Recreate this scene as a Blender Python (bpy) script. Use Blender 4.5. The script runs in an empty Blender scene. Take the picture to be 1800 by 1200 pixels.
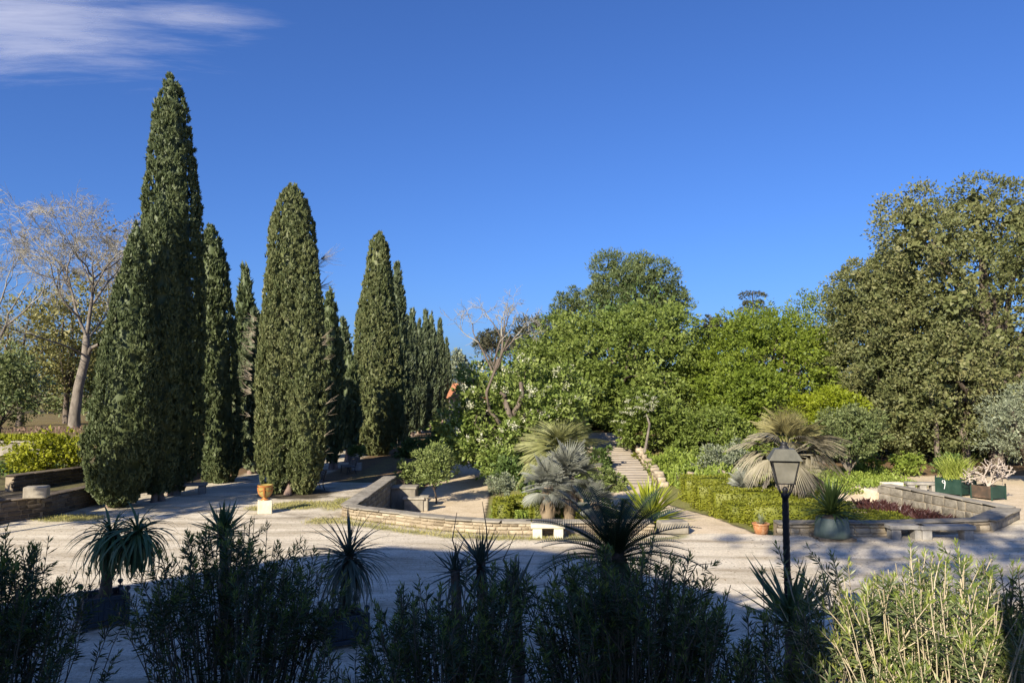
import bpy, math, random
import numpy as np
from mathutils import Matrix, Vector, Euler

S = bpy.context.scene
COL = S.collection
R = math.radians

# ------------------------------------------------------------------ camera
CAM_H = 4.65
F = 1300.0                                   # focal length in pixels of the 1800 px wide photograph
PITCH = math.atan(90 / F)
cam = bpy.data.cameras.new('camera')
cam.sensor_width = 36.0
cam.lens = 36.0 * F / 1800.0
cam.clip_start = 0.1
cam.clip_end = 30000
cam_o = bpy.data.objects.new('camera', cam)
cam_o.location = (0, 0, CAM_H)
cam_o.rotation_euler = (math.pi / 2 + PITCH, 0, 0)
COL.objects.link(cam_o)
S.camera = cam_o

# ------------------------------------------------------------------ sky, sun, exposure
SUN_AZ, SUN_EL = R(31), R(27)                # shadows fall away from the camera, 31 degrees to the right
w = bpy.data.worlds.new('World')
S.world = w
w.use_nodes = True
wn, wl = w.node_tree.nodes, w.node_tree.links
sky = wn.new('ShaderNodeTexSky')
sky.sky_type = 'NISHITA'
sky.sun_disc = False
sky.sun_elevation = SUN_EL
sky.sun_rotation = math.pi + SUN_AZ
sky.air_density = 1.0
sky.dust_density = 1.4
sky.ozone_density = 9.5
hs = wn.new('ShaderNodeMix')                 # white balance of the camera
hs.data_type = 'RGBA'
hs.blend_type = 'MULTIPLY'
hs.inputs[0].default_value = 1.0
hs.inputs[7].default_value = (0.92, 1.0, 1.27, 1)
wl.new(sky.outputs[0], hs.inputs[6])
wl.new(hs.outputs[2], wn['Background'].inputs[0])
wn['Background'].inputs[1].default_value = 0.067
sun = bpy.data.lights.new('sun', 'SUN')
sun.energy = 5.0
sun.angle = R(0.53)
sun.color = (1.0, 0.90, 0.74)
sun_o = bpy.data.objects.new('sun', sun)
sun_o.rotation_euler = Vector((math.sin(SUN_AZ) * math.cos(SUN_EL), math.cos(SUN_AZ) * math.cos(SUN_EL), -math.sin(SUN_EL))).to_track_quat('-Z', 'Y').to_euler()
sun_o.location = (-30, -60, 40)
COL.objects.link(sun_o)
vs = S.view_settings
vs.view_transform = 'Standard'
vs.look = 'None'
vs.gamma = 1.0
vs.exposure = 0.95
S.render.engine = 'CYCLES'
S.cycles.max_bounces = 6
S.cycles.transparent_max_bounces = 12
S.cycles.caustics_reflective = False
S.cycles.caustics_refractive = False

rng = np.random.default_rng(7)
rnd = random.Random(7)

# ------------------------------------------------------------------ from pixels of the photograph to places
def ray(px, py):
    a, b = (px - 900) / F, (600 - py) / F
    return np.array([a, math.cos(PITCH) - b * math.sin(PITCH), math.sin(PITCH) + b * math.cos(PITCH)])
def at(px, py, y):
    r = ray(px, py)
    return np.array([0, 0, CAM_H]) + r * (y / r[1])
def onz(px, py, z=0.0):
    r = ray(px, py)
    return np.array([0, 0, CAM_H]) + r * ((z - CAM_H) / r[2])

# ------------------------------------------------------------------ mesh helpers
class MB:
    def __init__(s):
        s.v, s.f, s.n = [], [], 0
    def add(s, v, f):
        v = np.asarray(v, float).reshape(-1, 3)
        s.v.append(v)
        for a in (f if isinstance(f, list) else [f]):
            s.f.append(np.asarray(a, np.int64) + s.n)
        s.n += len(v)
        return s
    def mesh(s, name, mat, flat=False):
        me = bpy.data.meshes.new(name)
        v = np.concatenate(s.v)
        me.vertices.add(len(v))
        me.vertices.foreach_set('co', v.ravel())
        loops = np.concatenate([a.ravel() for a in s.f])
        tot = np.concatenate([np.full(len(a), a.shape[1]) for a in s.f])
        start = np.concatenate([[0], np.cumsum(tot)[:-1]])
        me.loops.add(len(loops))
        me.loops.foreach_set('vertex_index', loops.astype(np.int32))
        me.polygons.add(len(tot))
        me.polygons.foreach_set('loop_start', start.astype(np.int32))
        if mat:
            me.materials.append(mat)
        me.update(calc_edges=True)
        me.validate()
        if flat:
            me.shade_flat()
        return me
    def obj(s, name, mat, parent=None, flat=False, loc=None):
        return link(name, s.mesh(name, mat, flat), parent, loc)

def link(name, me, parent=None, loc=None):
    o = bpy.data.objects.new(name, me)
    COL.objects.link(o)
    if parent is not None:
        o.parent = parent
    if loc is not None:
        o.location = loc
    return o
def tag(o, label, cat, group=None, kind=None):
    o['label'] = label
    o['category'] = cat
    if group: o['group'] = group
    if kind: o['kind'] = kind
    return o
def thing(name, label, cat, loc=(0, 0, 0), group=None, rz=0.0):
    o = bpy.data.objects.new(name, None)
    o.empty_display_size = 0.2
    COL.objects.link(o)
    o.location = loc
    o.rotation_euler = (0, 0, rz)
    return tag(o, label, cat, group, 'thing')
def stuff(o):
    o['kind'] = 'stuff'
    return o
def structure(o, label=None):
    o['kind'] = 'structure'
    if label: o['label'] = label
    return o

BOXF = np.array([[0, 3, 2, 1], [4, 5, 6, 7], [0, 1, 5, 4], [1, 2, 6, 5], [2, 3, 7, 6], [3, 0, 4, 7]])
def box(mb, c, s, rz=0.0, taper=1.0):
    x, y, z = np.array(s) / 2
    v = np.array([[-x, -y, -z], [x, -y, -z], [x, y, -z], [-x, y, -z], [-x * taper, -y * taper, z], [x * taper, -y * taper, z], [x * taper, y * taper, z], [-x * taper, y * taper, z]])
    if rz:
        ca, sa = math.cos(rz), math.sin(rz)
        v[:, :2] = v[:, :2] @ np.array([[ca, sa], [-sa, ca]])
    return mb.add(v + np.array(c), BOXF)
def bevel_box(mb, c, s, b=0.02, rz=0.0):
    x, y, z = np.array(s) / 2
    V, idx = [], {}
    for sx in (-1, 1):
        for sy in (-1, 1):
            for sz in (-1, 1):
                for ax in range(3):
                    p = np.array([sx * x, sy * y, sz * z])
                    d = np.array([sx, sy, sz]) * b
                    d[ax] = 0
                    idx[(sx, sy, sz, ax)] = len(V)
                    V.append(p - d)
    q, t = [], []
    def face(ids):
        P = np.array([V[i] for i in ids])
        n = np.cross(P[1] - P[0], P[2] - P[0])
        return list(ids) if n @ P.mean(0) > 0 else list(ids)[::-1]
    for ax in range(3):
        o1, o2 = [a for a in range(3) if a != ax]
        for sg in (-1, 1):
            ids = []
            for a, b2 in ((-1, -1), (1, -1), (1, 1), (-1, 1)):
                k = [0, 0, 0]; k[ax] = sg; k[o1] = a; k[o2] = b2
                ids.append(idx[tuple(k) + (ax,)])
            q.append(face(ids))
        for a in (-1, 1):
            for b2 in (-1, 1):
                k0 = [0, 0, 0]; k0[o1] = a; k0[o2] = b2
                k1 = list(k0); k0[ax] = -1; k1[ax] = 1
                q.append(face([idx[tuple(k0) + (o1,)], idx[tuple(k1) + (o1,)], idx[tuple(k1) + (o2,)], idx[tuple(k0) + (o2,)]]))
    for sx in (-1, 1):
        for sy in (-1, 1):
            for sz in (-1, 1):
                t.append(face([idx[(sx, sy, sz, a)] for a in range(3)]))
    v = np.array(V)
    if rz:
        ca, sa = math.cos(rz), math.sin(rz)
        v[:, :2] = v[:, :2] @ np.array([[ca, sa], [-sa, ca]])
    return mb.add(v + np.array(c), [np.array(q), np.array(t)])
def lathe(mb, prof, c=(0, 0, 0), n=16, wob=0.0):
    V = []
    a = np.arange(n) * 2 * math.pi / n
    for r, z in prof:
        rr = r * (1 + wob * np.sin(a * 3 + z * 5))
        V.append(np.stack([rr * np.cos(a), rr * np.sin(a), np.full(n, z)], 1))
    V = np.concatenate(V) + np.array(c)
    f = []
    for i in range(len(prof) - 1):
        for j in range(n):
            k = (j + 1) % n
            f.append([i * n + j, i * n + k, (i + 1) * n + k, (i + 1) * n + j])
    return mb.add(V, np.array(f))
def tube(mb, pts, rad, n=5):
    P = np.asarray(pts, float)
    rad = np.broadcast_to(np.asarray(rad, float), (len(P),))
    T = np.gradient(P, axis=0)
    T /= np.linalg.norm(T, axis=1)[:, None] + 1e-9
    ref = np.array([0.31, 0.95, 0.05]) if abs(T[0][2]) > 0.8 else np.array([0, 0, 1.0])
    U = np.cross(T, ref)
    U /= np.linalg.norm(U, axis=1)[:, None] + 1e-9
    W = np.cross(T, U)
    a = np.arange(n) * 2 * math.pi / n
    V = (P[:, None, :] + rad[:, None, None] * (np.cos(a)[None, :, None] * U[:, None, :] + np.sin(a)[None, :, None] * W[:, None, :])).reshape(-1, 3)
    m = len(P)
    i, j = np.meshgrid(np.arange(m - 1), np.arange(n), indexing='ij')
    k = (j + 1) % n
    f = np.stack([i * n + j, i * n + k, (i + 1) * n + k, (i + 1) * n + j], -1).reshape(-1, 4)
    return mb.add(V, f)
def unit(a):
    return a / (np.linalg.norm(a, axis=-1, keepdims=True) + 1e-9)
def kites(mb, pos, d, ln, wd, g, fold=0.25, nrm=None):
    """leaf shaped quads: base, side, tip, side, slightly folded along the midrib"""
    n = len(pos)
    d = unit(d)
    ref = g.normal(size=(n, 3)) if nrm is None else nrm + 0.6 * g.normal(size=(n, 3))
    u = unit(np.cross(d, ref))
    m = unit(np.cross(u, d))
    ln = np.broadcast_to(ln, (n,))[:, None]
    wd = np.broadcast_to(wd, (n,))[:, None]
    mid = pos + d * ln * 0.45
    v = np.stack([pos, mid + u * wd * 0.5 + m * wd * fold, pos + d * ln, mid - u * wd * 0.5 + m * wd * fold], 1).reshape(-1, 3)
    f = np.arange(n * 4).reshape(-1, 4)
    return mb.add(v, f)
def tris(mb, pos, d, ln, wd, g):
    n = len(pos)
    d = unit(d)
    u = unit(np.cross(d, g.normal(size=(n, 3))))
    ln = np.broadcast_to(ln, (n,))[:, None]; wd = np.broadcast_to(wd, (n,))[:, None]
    v = np.stack([pos - u * wd * .5, pos + u * wd * .5, pos + d * ln], 1).reshape(-1, 3)
    return mb.add(v, np.arange(n * 3).reshape(-1, 3))
def sphere_dirs(n, g):
    return unit(g.normal(size=(n, 3)))
def blades(mb, base, d, ln, wd, bend, g, seg=3):
    """grass like strips that bend over"""
    n = len(base)
    d = unit(d)
    side = unit(np.cross(d, np.array([0, 0, 1.0]) + 0.2 * g.normal(size=(n, 3))))
    rows = []
    ln = np.broadcast_to(ln, (n,))[:, None]
    for i in range(seg + 1):
        t = i / seg
        p = base + d * ln * t + np.array([0, 0, -1.0]) * (ln * np.broadcast_to(bend, (n,))[:, None] * t * t)
        wv = wd * (1 - t) ** 0.7 * (1 if i < seg else 0.05)
        rows.append(p - side * wv / 2)
        rows.append(p + side * wv / 2)
    v = np.stack(rows, 1).reshape(-1, 3)
    k = 2 * (seg + 1)
    f = np.array([[2 * i, 2 * i + 1, 2 * i + 3, 2 * i + 2] for i in range(seg)])
    f = (np.arange(n)[:, None, None] * k + f[None]).reshape(-1, 4)
    return mb.add(v, f)

# ------------------------------------------------------------------ materials
def new_mat(name):
    m = bpy.data.materials.new(name)
    m.use_nodes = True
    return m, m.node_tree.nodes, m.node_tree.links, m.node_tree.nodes['Principled BSDF']
def ramp(n, stops):
    r = n.new('ShaderNodeValToRGB')
    e = r.color_ramp.elements
    while len(e) < len(stops):
        e.new(0.5)
    for i, (p, c) in enumerate(stops):
        e[i].position = p
        e[i].color = (*c, 1)
    return r
def leaf_mat(name, cols, trans=0.3, rough=0.55, scale=0.6, spec=0.3, k=1.4, vary=1.0):
    """colour differs from leaf to leaf and from bough to bough"""
    m, n, l, b = new_mat(name)
    geo = n.new('ShaderNodeNewGeometry')
    tc = n.new('ShaderNodeTexCoord')
    no = n.new('ShaderNodeTexNoise')
    no.inputs['Scale'].default_value = scale
    no.inputs['Detail'].default_value = 2
    l.new(tc.outputs['Object'], no.inputs['Vector'])
    mx = n.new('ShaderNodeMath'); mx.operation = 'MULTIPLY_ADD'
    l.new(no.outputs['Fac'], mx.inputs[0])
    mx.inputs[1].default_value = 1.1 * vary
    mx.inputs[2].default_value = .25 - .55 * vary
    ad = n.new('ShaderNodeMath'); ad.operation = 'MULTIPLY_ADD'
    l.new(geo.outputs['Random Per Island'], ad.inputs[0])
    ad.inputs[1].default_value = 0.5
    l.new(mx.outputs[0], ad.inputs[2])
    r = ramp(n, [(i / (len(cols) - 1), tuple(min(.85, q * k) for q in c)) for i, c in enumerate(cols)])
    l.new(ad.outputs[0], r.inputs[0])
    l.new(r.outputs[0], b.inputs['Base Color'])
    b.inputs['Roughness'].default_value = rough
    b.inputs['Specular IOR Level'].default_value = spec
    if trans > 0:
        t = n.new('ShaderNodeBsdfTranslucent')
        l.new(r.outputs[0], t.inputs['Color'])
        mix = n.new('ShaderNodeMixShader')
        mix.inputs[0].default_value = trans
        l.new(b.outputs[0], mix.inputs[1])
        l.new(t.outputs[0], mix.inputs[2])
        l.new(mix.outputs[0], n['Material Output'].inputs['Surface'])
    return m
def noise_mat(name, cols, scale=4.0, rough=0.85, bump=0.3, bscale=None, stretch=(1, 1, 1), obj_var=0.0, spec=0.25, metal=0.0, detail=6):
    m, n, l, b = new_mat(name)
    tc = n.new('ShaderNodeTexCoord')
    mp = n.new('ShaderNodeMapping')
    mp.inputs['Scale'].default_value = stretch
    l.new(tc.outputs['Object'], mp.inputs['Vector'])
    oi = n.new('ShaderNodeObjectInfo')
    va = n.new('ShaderNodeVectorMath'); va.operation = 'MULTIPLY_ADD'
    cb = n.new('ShaderNodeCombineXYZ')
    for k in range(3):
        l.new(oi.outputs['Random'], cb.inputs[k])
    l.new(cb.outputs[0], va.inputs[0])
    va.inputs[1].default_value = (37, 53, 71)
    l.new(mp.outputs[0], va.inputs[2])
    no = n.new('ShaderNodeTexNoise')
    no.inputs['Scale'].default_value = scale
    no.inputs['Detail'].default_value = detail
    no.inputs['Roughness'].default_value = 0.65
    l.new(va.outputs[0], no.inputs['Vector'])
    r = ramp(n, [(0.25 + 0.5 * i / (len(cols) - 1), c) for i, c in enumerate(cols)])
    if obj_var:
        ma = n.new('ShaderNodeMath'); ma.operation = 'MULTIPLY_ADD'
        l.new(oi.outputs['Random'], ma.inputs[0])
        ma.inputs[1].default_value = obj_var
        sb = n.new('ShaderNodeMath'); sb.operation = 'SUBTRACT'
        l.new(no.outputs['Fac'], sb.inputs[0])
        sb.inputs[1].default_value = obj_var / 2
        l.new(sb.outputs[0], ma.inputs[2])
        l.new(ma.outputs[0], r.inputs[0])
    else:
        l.new(no.outputs['Fac'], r.inputs[0])
    l.new(r.outputs[0], b.inputs['Base Color'])
    b.inputs['Roughness'].default_value = rough
    b.inputs['Specular IOR Level'].default_value = spec
    b.inputs['Metallic'].default_value = metal
    if bump:
        n2 = n.new('ShaderNodeTexNoise')
        n2.inputs['Scale'].default_value = bscale or scale * 4
        n2.inputs['Detail'].default_value = 5
        l.new(va.outputs[0], n2.inputs['Vector'])
        bp = n.new('ShaderNodeBump')
        bp.inputs['Strength'].default_value = bump
        bp.inputs['Distance'].default_value = 0.03
        l.new(n2.outputs['Fac'], bp.inputs['Height'])
        l.new(bp.outputs[0], b.inputs['Normal'])
    return m

M = {}
M['cypress'] = leaf_mat('cypress_leaf', [(.028, .043, .018), (.060, .077, .030), (.100, .112, .047)], trans=.12, scale=.9, k=1.5, vary=.6)
M['cypress_old'] = leaf_mat('cypress_leaf_old', [(.032, .047, .018), (.072, .084, .031), (.126, .125, .054)], trans=.12, scale=.8, k=1.65, vary=.7)
M['far_cypress'] = leaf_mat('far_cypress_leaf', [(.030, .046, .022), (.060, .076, .036), (.100, .108, .055)], trans=.1, scale=.8, k=1.5, vary=.6)
M['broad'] = leaf_mat('broad_leaf', [(.048, .072, .012), (.102, .134, .024), (.165, .192, .050)], trans=.3, scale=.35, k=1.5)
M['spring'] = leaf_mat('spring_leaf', [(.055, .084, .010), (.112, .150, .016), (.180, .212, .032)], trans=.35, scale=.3)
M['lime'] = leaf_mat('lime_leaf', [(.130, .175, .010), (.215, .260, .014), (.300, .330, .034)], trans=.35, scale=.5, k=1.0)
M['chestnut'] = leaf_mat('chestnut_leaf', [(.075, .120, .020), (.155, .200, .045), (.240, .270, .090)], trans=.32, scale=.7)
M['oak'] = leaf_mat('holm_oak_leaf', [(.048, .062, .020), (.098, .108, .038), (.160, .150, .064)], trans=.18, scale=.22)
M['dull'] = leaf_mat('dull_leaf', [(.055, .080, .025), (.115, .140, .050), (.165, .180, .075)], trans=.25, scale=.6)
M['olive'] = leaf_mat('olive_leaf', [(.085, .105, .060), (.165, .185, .115), (.245, .260, .170)], trans=.2, scale=.6)
M['pine'] = leaf_mat('pine_needle', [(.042, .064, .020), (.078, .102, .034), (.118, .136, .052)], trans=.15, scale=.3, k=1.25)
M['conifer'] = leaf_mat('dark_conifer', [(.028, .035, .018), (.055, .058, .032), (.090, .080, .050)], trans=.1, scale=.3)
M['budding'] = leaf_mat('budding_leaf', [(.110, .110, .030), (.190, .180, .060), (.270, .245, .100)], trans=.35, scale=.25)
M['brown_bud'] = leaf_mat('brown_budding_leaf', [(.090, .072, .035), (.140, .115, .060), (.190, .165, .095)], trans=.2, scale=.25)
M['yellow_bush'] = leaf_mat('yellow_bush_leaf', [(.120, .150, .010), (.290, .310, .018), (.420, .420, .060)], trans=.35, scale=.9, k=1.0)
M['shrub'] = leaf_mat('shrub_leaf', [(.035, .062, .014), (.075, .115, .028), (.125, .165, .050)], trans=.28, scale=.8)
M['pale_shrub'] = leaf_mat('pale_shrub_leaf', [(.075, .105, .025), (.150, .185, .055), (.230, .260, .100)], trans=.3, scale=.9)
M['box'] = leaf_mat('box_hedge_leaf', [(.060, .075, .008), (.125, .135, .012), (.190, .190, .024)], trans=.2, scale=1.3)
M['cover'] = leaf_mat('ground_cover_leaf', [(.070, .110, .014), (.150, .195, .030), (.230, .270, .060)], trans=.3, scale=.7)
M['grass'] = leaf_mat('dry_grass', [(.120, .130, .030), (.230, .215, .065), (.340, .290, .130)], trans=.2, scale=.5)
M['oleander'] = leaf_mat('oleander_leaf', [(.026, .048, .016), (.060, .092, .026), (.120, .150, .040)], trans=.22, rough=.42, scale=1.2, spec=.45, k=1.0)
M['oleander_tip'] = leaf_mat('oleander_young_leaf', [(.050, .085, .018), (.140, .180, .035), (.300, .310, .070)], trans=.3, rough=.42, scale=1.6, spec=.45)
M['oleander_mid'] = leaf_mat('oleander_mid_leaf', [(.040, .068, .022), (.095, .125, .042), (.190, .205, .080)], trans=.25, rough=.42, scale=1.6, spec=.45, k=1.15)
M['yucca'] = leaf_mat('yucca_leaf', [(.020, .042, .016), (.042, .072, .026), (.080, .110, .045)], trans=.12, rough=.4, scale=.7, spec=.45, k=2.0)
M['yucca_gray'] = leaf_mat('gray_yucca_leaf', [(.024, .036, .026), (.045, .060, .042), (.080, .095, .070)], trans=.1, rough=.45, scale=.7, k=2.0)
M['tub_yucca'] = leaf_mat('tub_yucca_leaf', [(.045, .080, .016), (.085, .130, .030), (.140, .185, .060)], trans=.15, rough=.4, scale=.7, spec=.4, k=1.0)
M['agave'] = leaf_mat('agave_leaf', [(.160, .205, .014), (.290, .330, .030), (.420, .430, .080)], trans=.25, rough=.45, scale=.8, k=1.0)
M['silver'] = leaf_mat('silver_palm_leaf', [(.140, .152, .120), (.235, .245, .200), (.345, .350, .300)], trans=.12, rough=.5, scale=.8, k=.95)
M['pale_palm'] = leaf_mat('pale_palm_leaf', [(.170, .185, .060), (.270, .280, .110), (.380, .375, .180)], trans=.2, rough=.5, scale=.9, k=1.0)
M['dead_palm'] = leaf_mat('dead_palm_leaf', [(.160, .115, .065), (.270, .205, .130), (.390, .320, .230)], trans=.15, rough=.7, scale=.9, k=1.0)
M['gray_dead'] = leaf_mat('gray_dead_palm_leaf', [(.150, .125, .095), (.270, .235, .190), (.400, .360, .310)], trans=.15, rough=.7, scale=.9, k=1.0)
M['golden_palm'] = leaf_mat('golden_palm_leaf', [(.150, .135, .055), (.260, .235, .100), (.400, .355, .165)], trans=.2, rough=.5, scale=.6, k=1.1)
M['cycad'] = leaf_mat('cycad_leaf', [(.016, .032, .010), (.034, .060, .018), (.060, .095, .030)], trans=.1, rough=.35, scale=.7, spec=.5, k=1.0)
M['tan_palm'] = leaf_mat('tan_palm_leaf', [(.170, .150, .095), (.270, .240, .160), (.370, .335, .235)], trans=.15, rough=.6, scale=.9, k=1.0)
M['reed'] = leaf_mat('reed_leaf', [(.120, .160, .020), (.230, .270, .050), (.330, .350, .100)], trans=.25, scale=.9)
M['red_leaf'] = leaf_mat('red_bed_leaf', [(.030, .012, .012), (.065, .026, .024), (.115, .055, .045)], trans=.15, rough=.4, scale=1.5, k=.8)
M['petal'] = leaf_mat('white_petal', [(.42, .43, .26), (.56, .56, .38), (.70, .70, .55)], trans=.3, scale=1, k=1.0)
M['pink'] = leaf_mat('pink_petal', [(.16, .10, .07), (.24, .15, .11), (.32, .22, .17)], trans=.3, scale=1, k=1.0)
M['bark'] = noise_mat('bark', [(.060, .045, .034), (.120, .095, .072), (.190, .155, .120)], scale=3, stretch=(1, 1, .25), bump=.8, bscale=9)
M['plane_bark'] = noise_mat('plane_bark', [(.070, .058, .046), (.170, .145, .115), (.270, .235, .190)], scale=2.6, stretch=(1, 1, .5), bump=.7, bscale=6)
M['cypress_bark'] = noise_mat('cypress_bark', [(.130, .090, .070), (.230, .165, .130), (.330, .250, .200)], scale=3, stretch=(1, 1, .15), bump=.8, bscale=8)
M['twig'] = noise_mat('twig', [(.250, .232, .185), (.350, .328, .268)], scale=3, bump=0)
M['pale_twig'] = noise_mat('pale_twig', [(.330, .270, .190), (.460, .390, .290)], scale=3, bump=0)
M['straw_stem'] = noise_mat('straw_stem', [(.330, .270, .165), (.470, .400, .270), (.580, .510, .370)], scale=5, bump=.2, stretch=(1, 1, .3))
M['stem'] = noise_mat('stem', [(.085, .075, .050), (.150, .130, .090), (.210, .185, .135)], scale=5, bump=0)
M['succulent'] = noise_mat('succulent_stem', [(.330, .275, .225), (.450, .390, .325)], scale=4, bump=.2)
M['stone'] = noise_mat('wall_stone', [(.190, .150, .098), (.320, .260, .175), (.450, .380, .270)], scale=3, bump=.6, obj_var=.45)
M['ashlar'] = noise_mat('weathered_ashlar', [(.095, .084, .066), (.205, .182, .142), (.345, .310, .248)], scale=2.2, bump=.5, obj_var=.25, stretch=(1, 1, .6))
M['mortar'] = noise_mat('wall_mortar', [(.210, .170, .115), (.340, .280, .195)], scale=5, bump=.6)
M['coping'] = noise_mat('coping_stone', [(.160, .142, .112), (.270, .242, .190), (.380, .345, .275)], scale=2.5, bump=.5, obj_var=.2)
M['gray_stone'] = noise_mat('gray_bench_stone', [(.150, .140, .125), (.270, .255, .225), (.390, .365, .320)], scale=3, bump=.5, obj_var=.15)
M['pale_stone'] = noise_mat('pale_bench_stone', [(.470, .430, .310), (.600, .555, .420), (.680, .640, .510)], scale=4, bump=.4)
M['step_stone'] = noise_mat('step_stone', [(.200, .165, .120), (.300, .255, .195), (.390, .335, .262)], scale=3, bump=.4, obj_var=.2)
M['dark_metal'] = noise_mat('black_cast_iron', [(.012, .012, .013), (.025, .025, .026)], scale=6, rough=.5, bump=.3, spec=.4)
M['hood_metal'] = noise_mat('lamp_hood_metal', [(.060, .060, .046), (.095, .093, .071), (.125, .121, .094)], scale=5, rough=.5, bump=.15, spec=.4)
M['green_paint'] = noise_mat('green_planter_paint', [(.010, .030, .021), (.016, .044, .031), (.030, .062, .046)], scale=3, rough=.5, bump=.25, spec=.35)
M['worn_green'] = noise_mat('worn_gray_green_paint', [(.060, .095, .080), (.110, .150, .130), (.180, .215, .190)], scale=2.5, rough=.6, bump=.25, stretch=(1, 1, .3))
M['rust_paint'] = noise_mat('rusty_planter_paint', [(.030, .032, .026), (.080, .055, .038), (.170, .115, .080)], scale=3, rough=.7, bump=.25)
M['dark_paint'] = noise_mat('dark_planter_paint', [(.026, .034, .042), (.042, .054, .064), (.068, .080, .088)], scale=3, rough=.5, bump=.25, spec=.35)
M['soil'] = noise_mat('planter_soil', [(.090, .070, .050), (.160, .130, .095)], scale=9, bump=.8)
M['terracotta'] = noise_mat('terracotta', [(.270, .110, .045), (.420, .190, .080), (.540, .420, .270)], scale=7, rough=.7, bump=.3)
M['glaze_green'] = noise_mat('urn_green_glaze', [(.210, .150, .035), (.320, .250, .070), (.430, .370, .150)], scale=3.5, rough=.3, bump=.1, spec=.5, stretch=(1, 1, .4))
M['glaze_brown'] = noise_mat('urn_brown_glaze', [(.200, .065, .015), (.330, .120, .030), (.430, .230, .080)], scale=4, rough=.3, bump=.1, spec=.5, stretch=(1, 1, .4))
M['bench_slat'] = noise_mat('park_bench_slat', [(.090, .090, .085), (.150, .150, .140)], scale=4, rough=.5, bump=.2)
M['white_paint'] = noise_mat('white_paint', [(.68, .68, .66), (.80, .80, .78)], scale=4, rough=.5, bump=.05)
M['roof_tile'] = noise_mat('roof_tile', [(.330, .130, .065), (.460, .210, .110)], scale=3, rough=.8, bump=.4, obj_var=.3)
M['plaster'] = noise_mat('plaster', [(.480, .420, .330), (.580, .520, .420)], scale=1.2, rough=.9, bump=.2)
M['pallet'] = noise_mat('pallet_wood', [(.110, .090, .065), (.200, .170, .130)], scale=4, stretch=(1, 6, 6), bump=.4)
def glass_mat():
    m, n, l, b = new_mat('dusty_lamp_glass')
    tc = n.new('ShaderNodeTexCoord')
    no = n.new('ShaderNodeTexNoise'); no.inputs['Scale'].default_value = 5; no.inputs['Detail'].default_value = 6
    l.new(tc.outputs['Object'], no.inputs['Vector'])
    r = ramp(n, [(.3, (.26, .25, .20)), (.7, (.44, .42, .35))])
    l.new(no.outputs['Fac'], r.inputs[0])
    l.new(r.outputs[0], b.inputs['Base Color'])
    b.inputs['Roughness'].default_value = .35
    t = n.new('ShaderNodeBsdfTranslucent'); l.new(r.outputs[0], t.inputs['Color'])
    mx = n.new('ShaderNodeMixShader'); mx.inputs[0].default_value = .45
    l.new(b.outputs[0], mx.inputs[1]); l.new(t.outputs[0], mx.inputs[2])
    tp = n.new('ShaderNodeBsdfTransparent'); m3 = n.new('ShaderNodeMixShader'); m3.inputs[0].default_value = .3
    l.new(mx.outputs[0], m3.inputs[1]); l.new(tp.outputs[0], m3.inputs[2])
    l.new(m3.outputs[0], n['Material Output'].inputs['Surface'])
    b.inputs['Specular IOR Level'].default_value = .6
    return m
M['glass'] = glass_mat()

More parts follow.
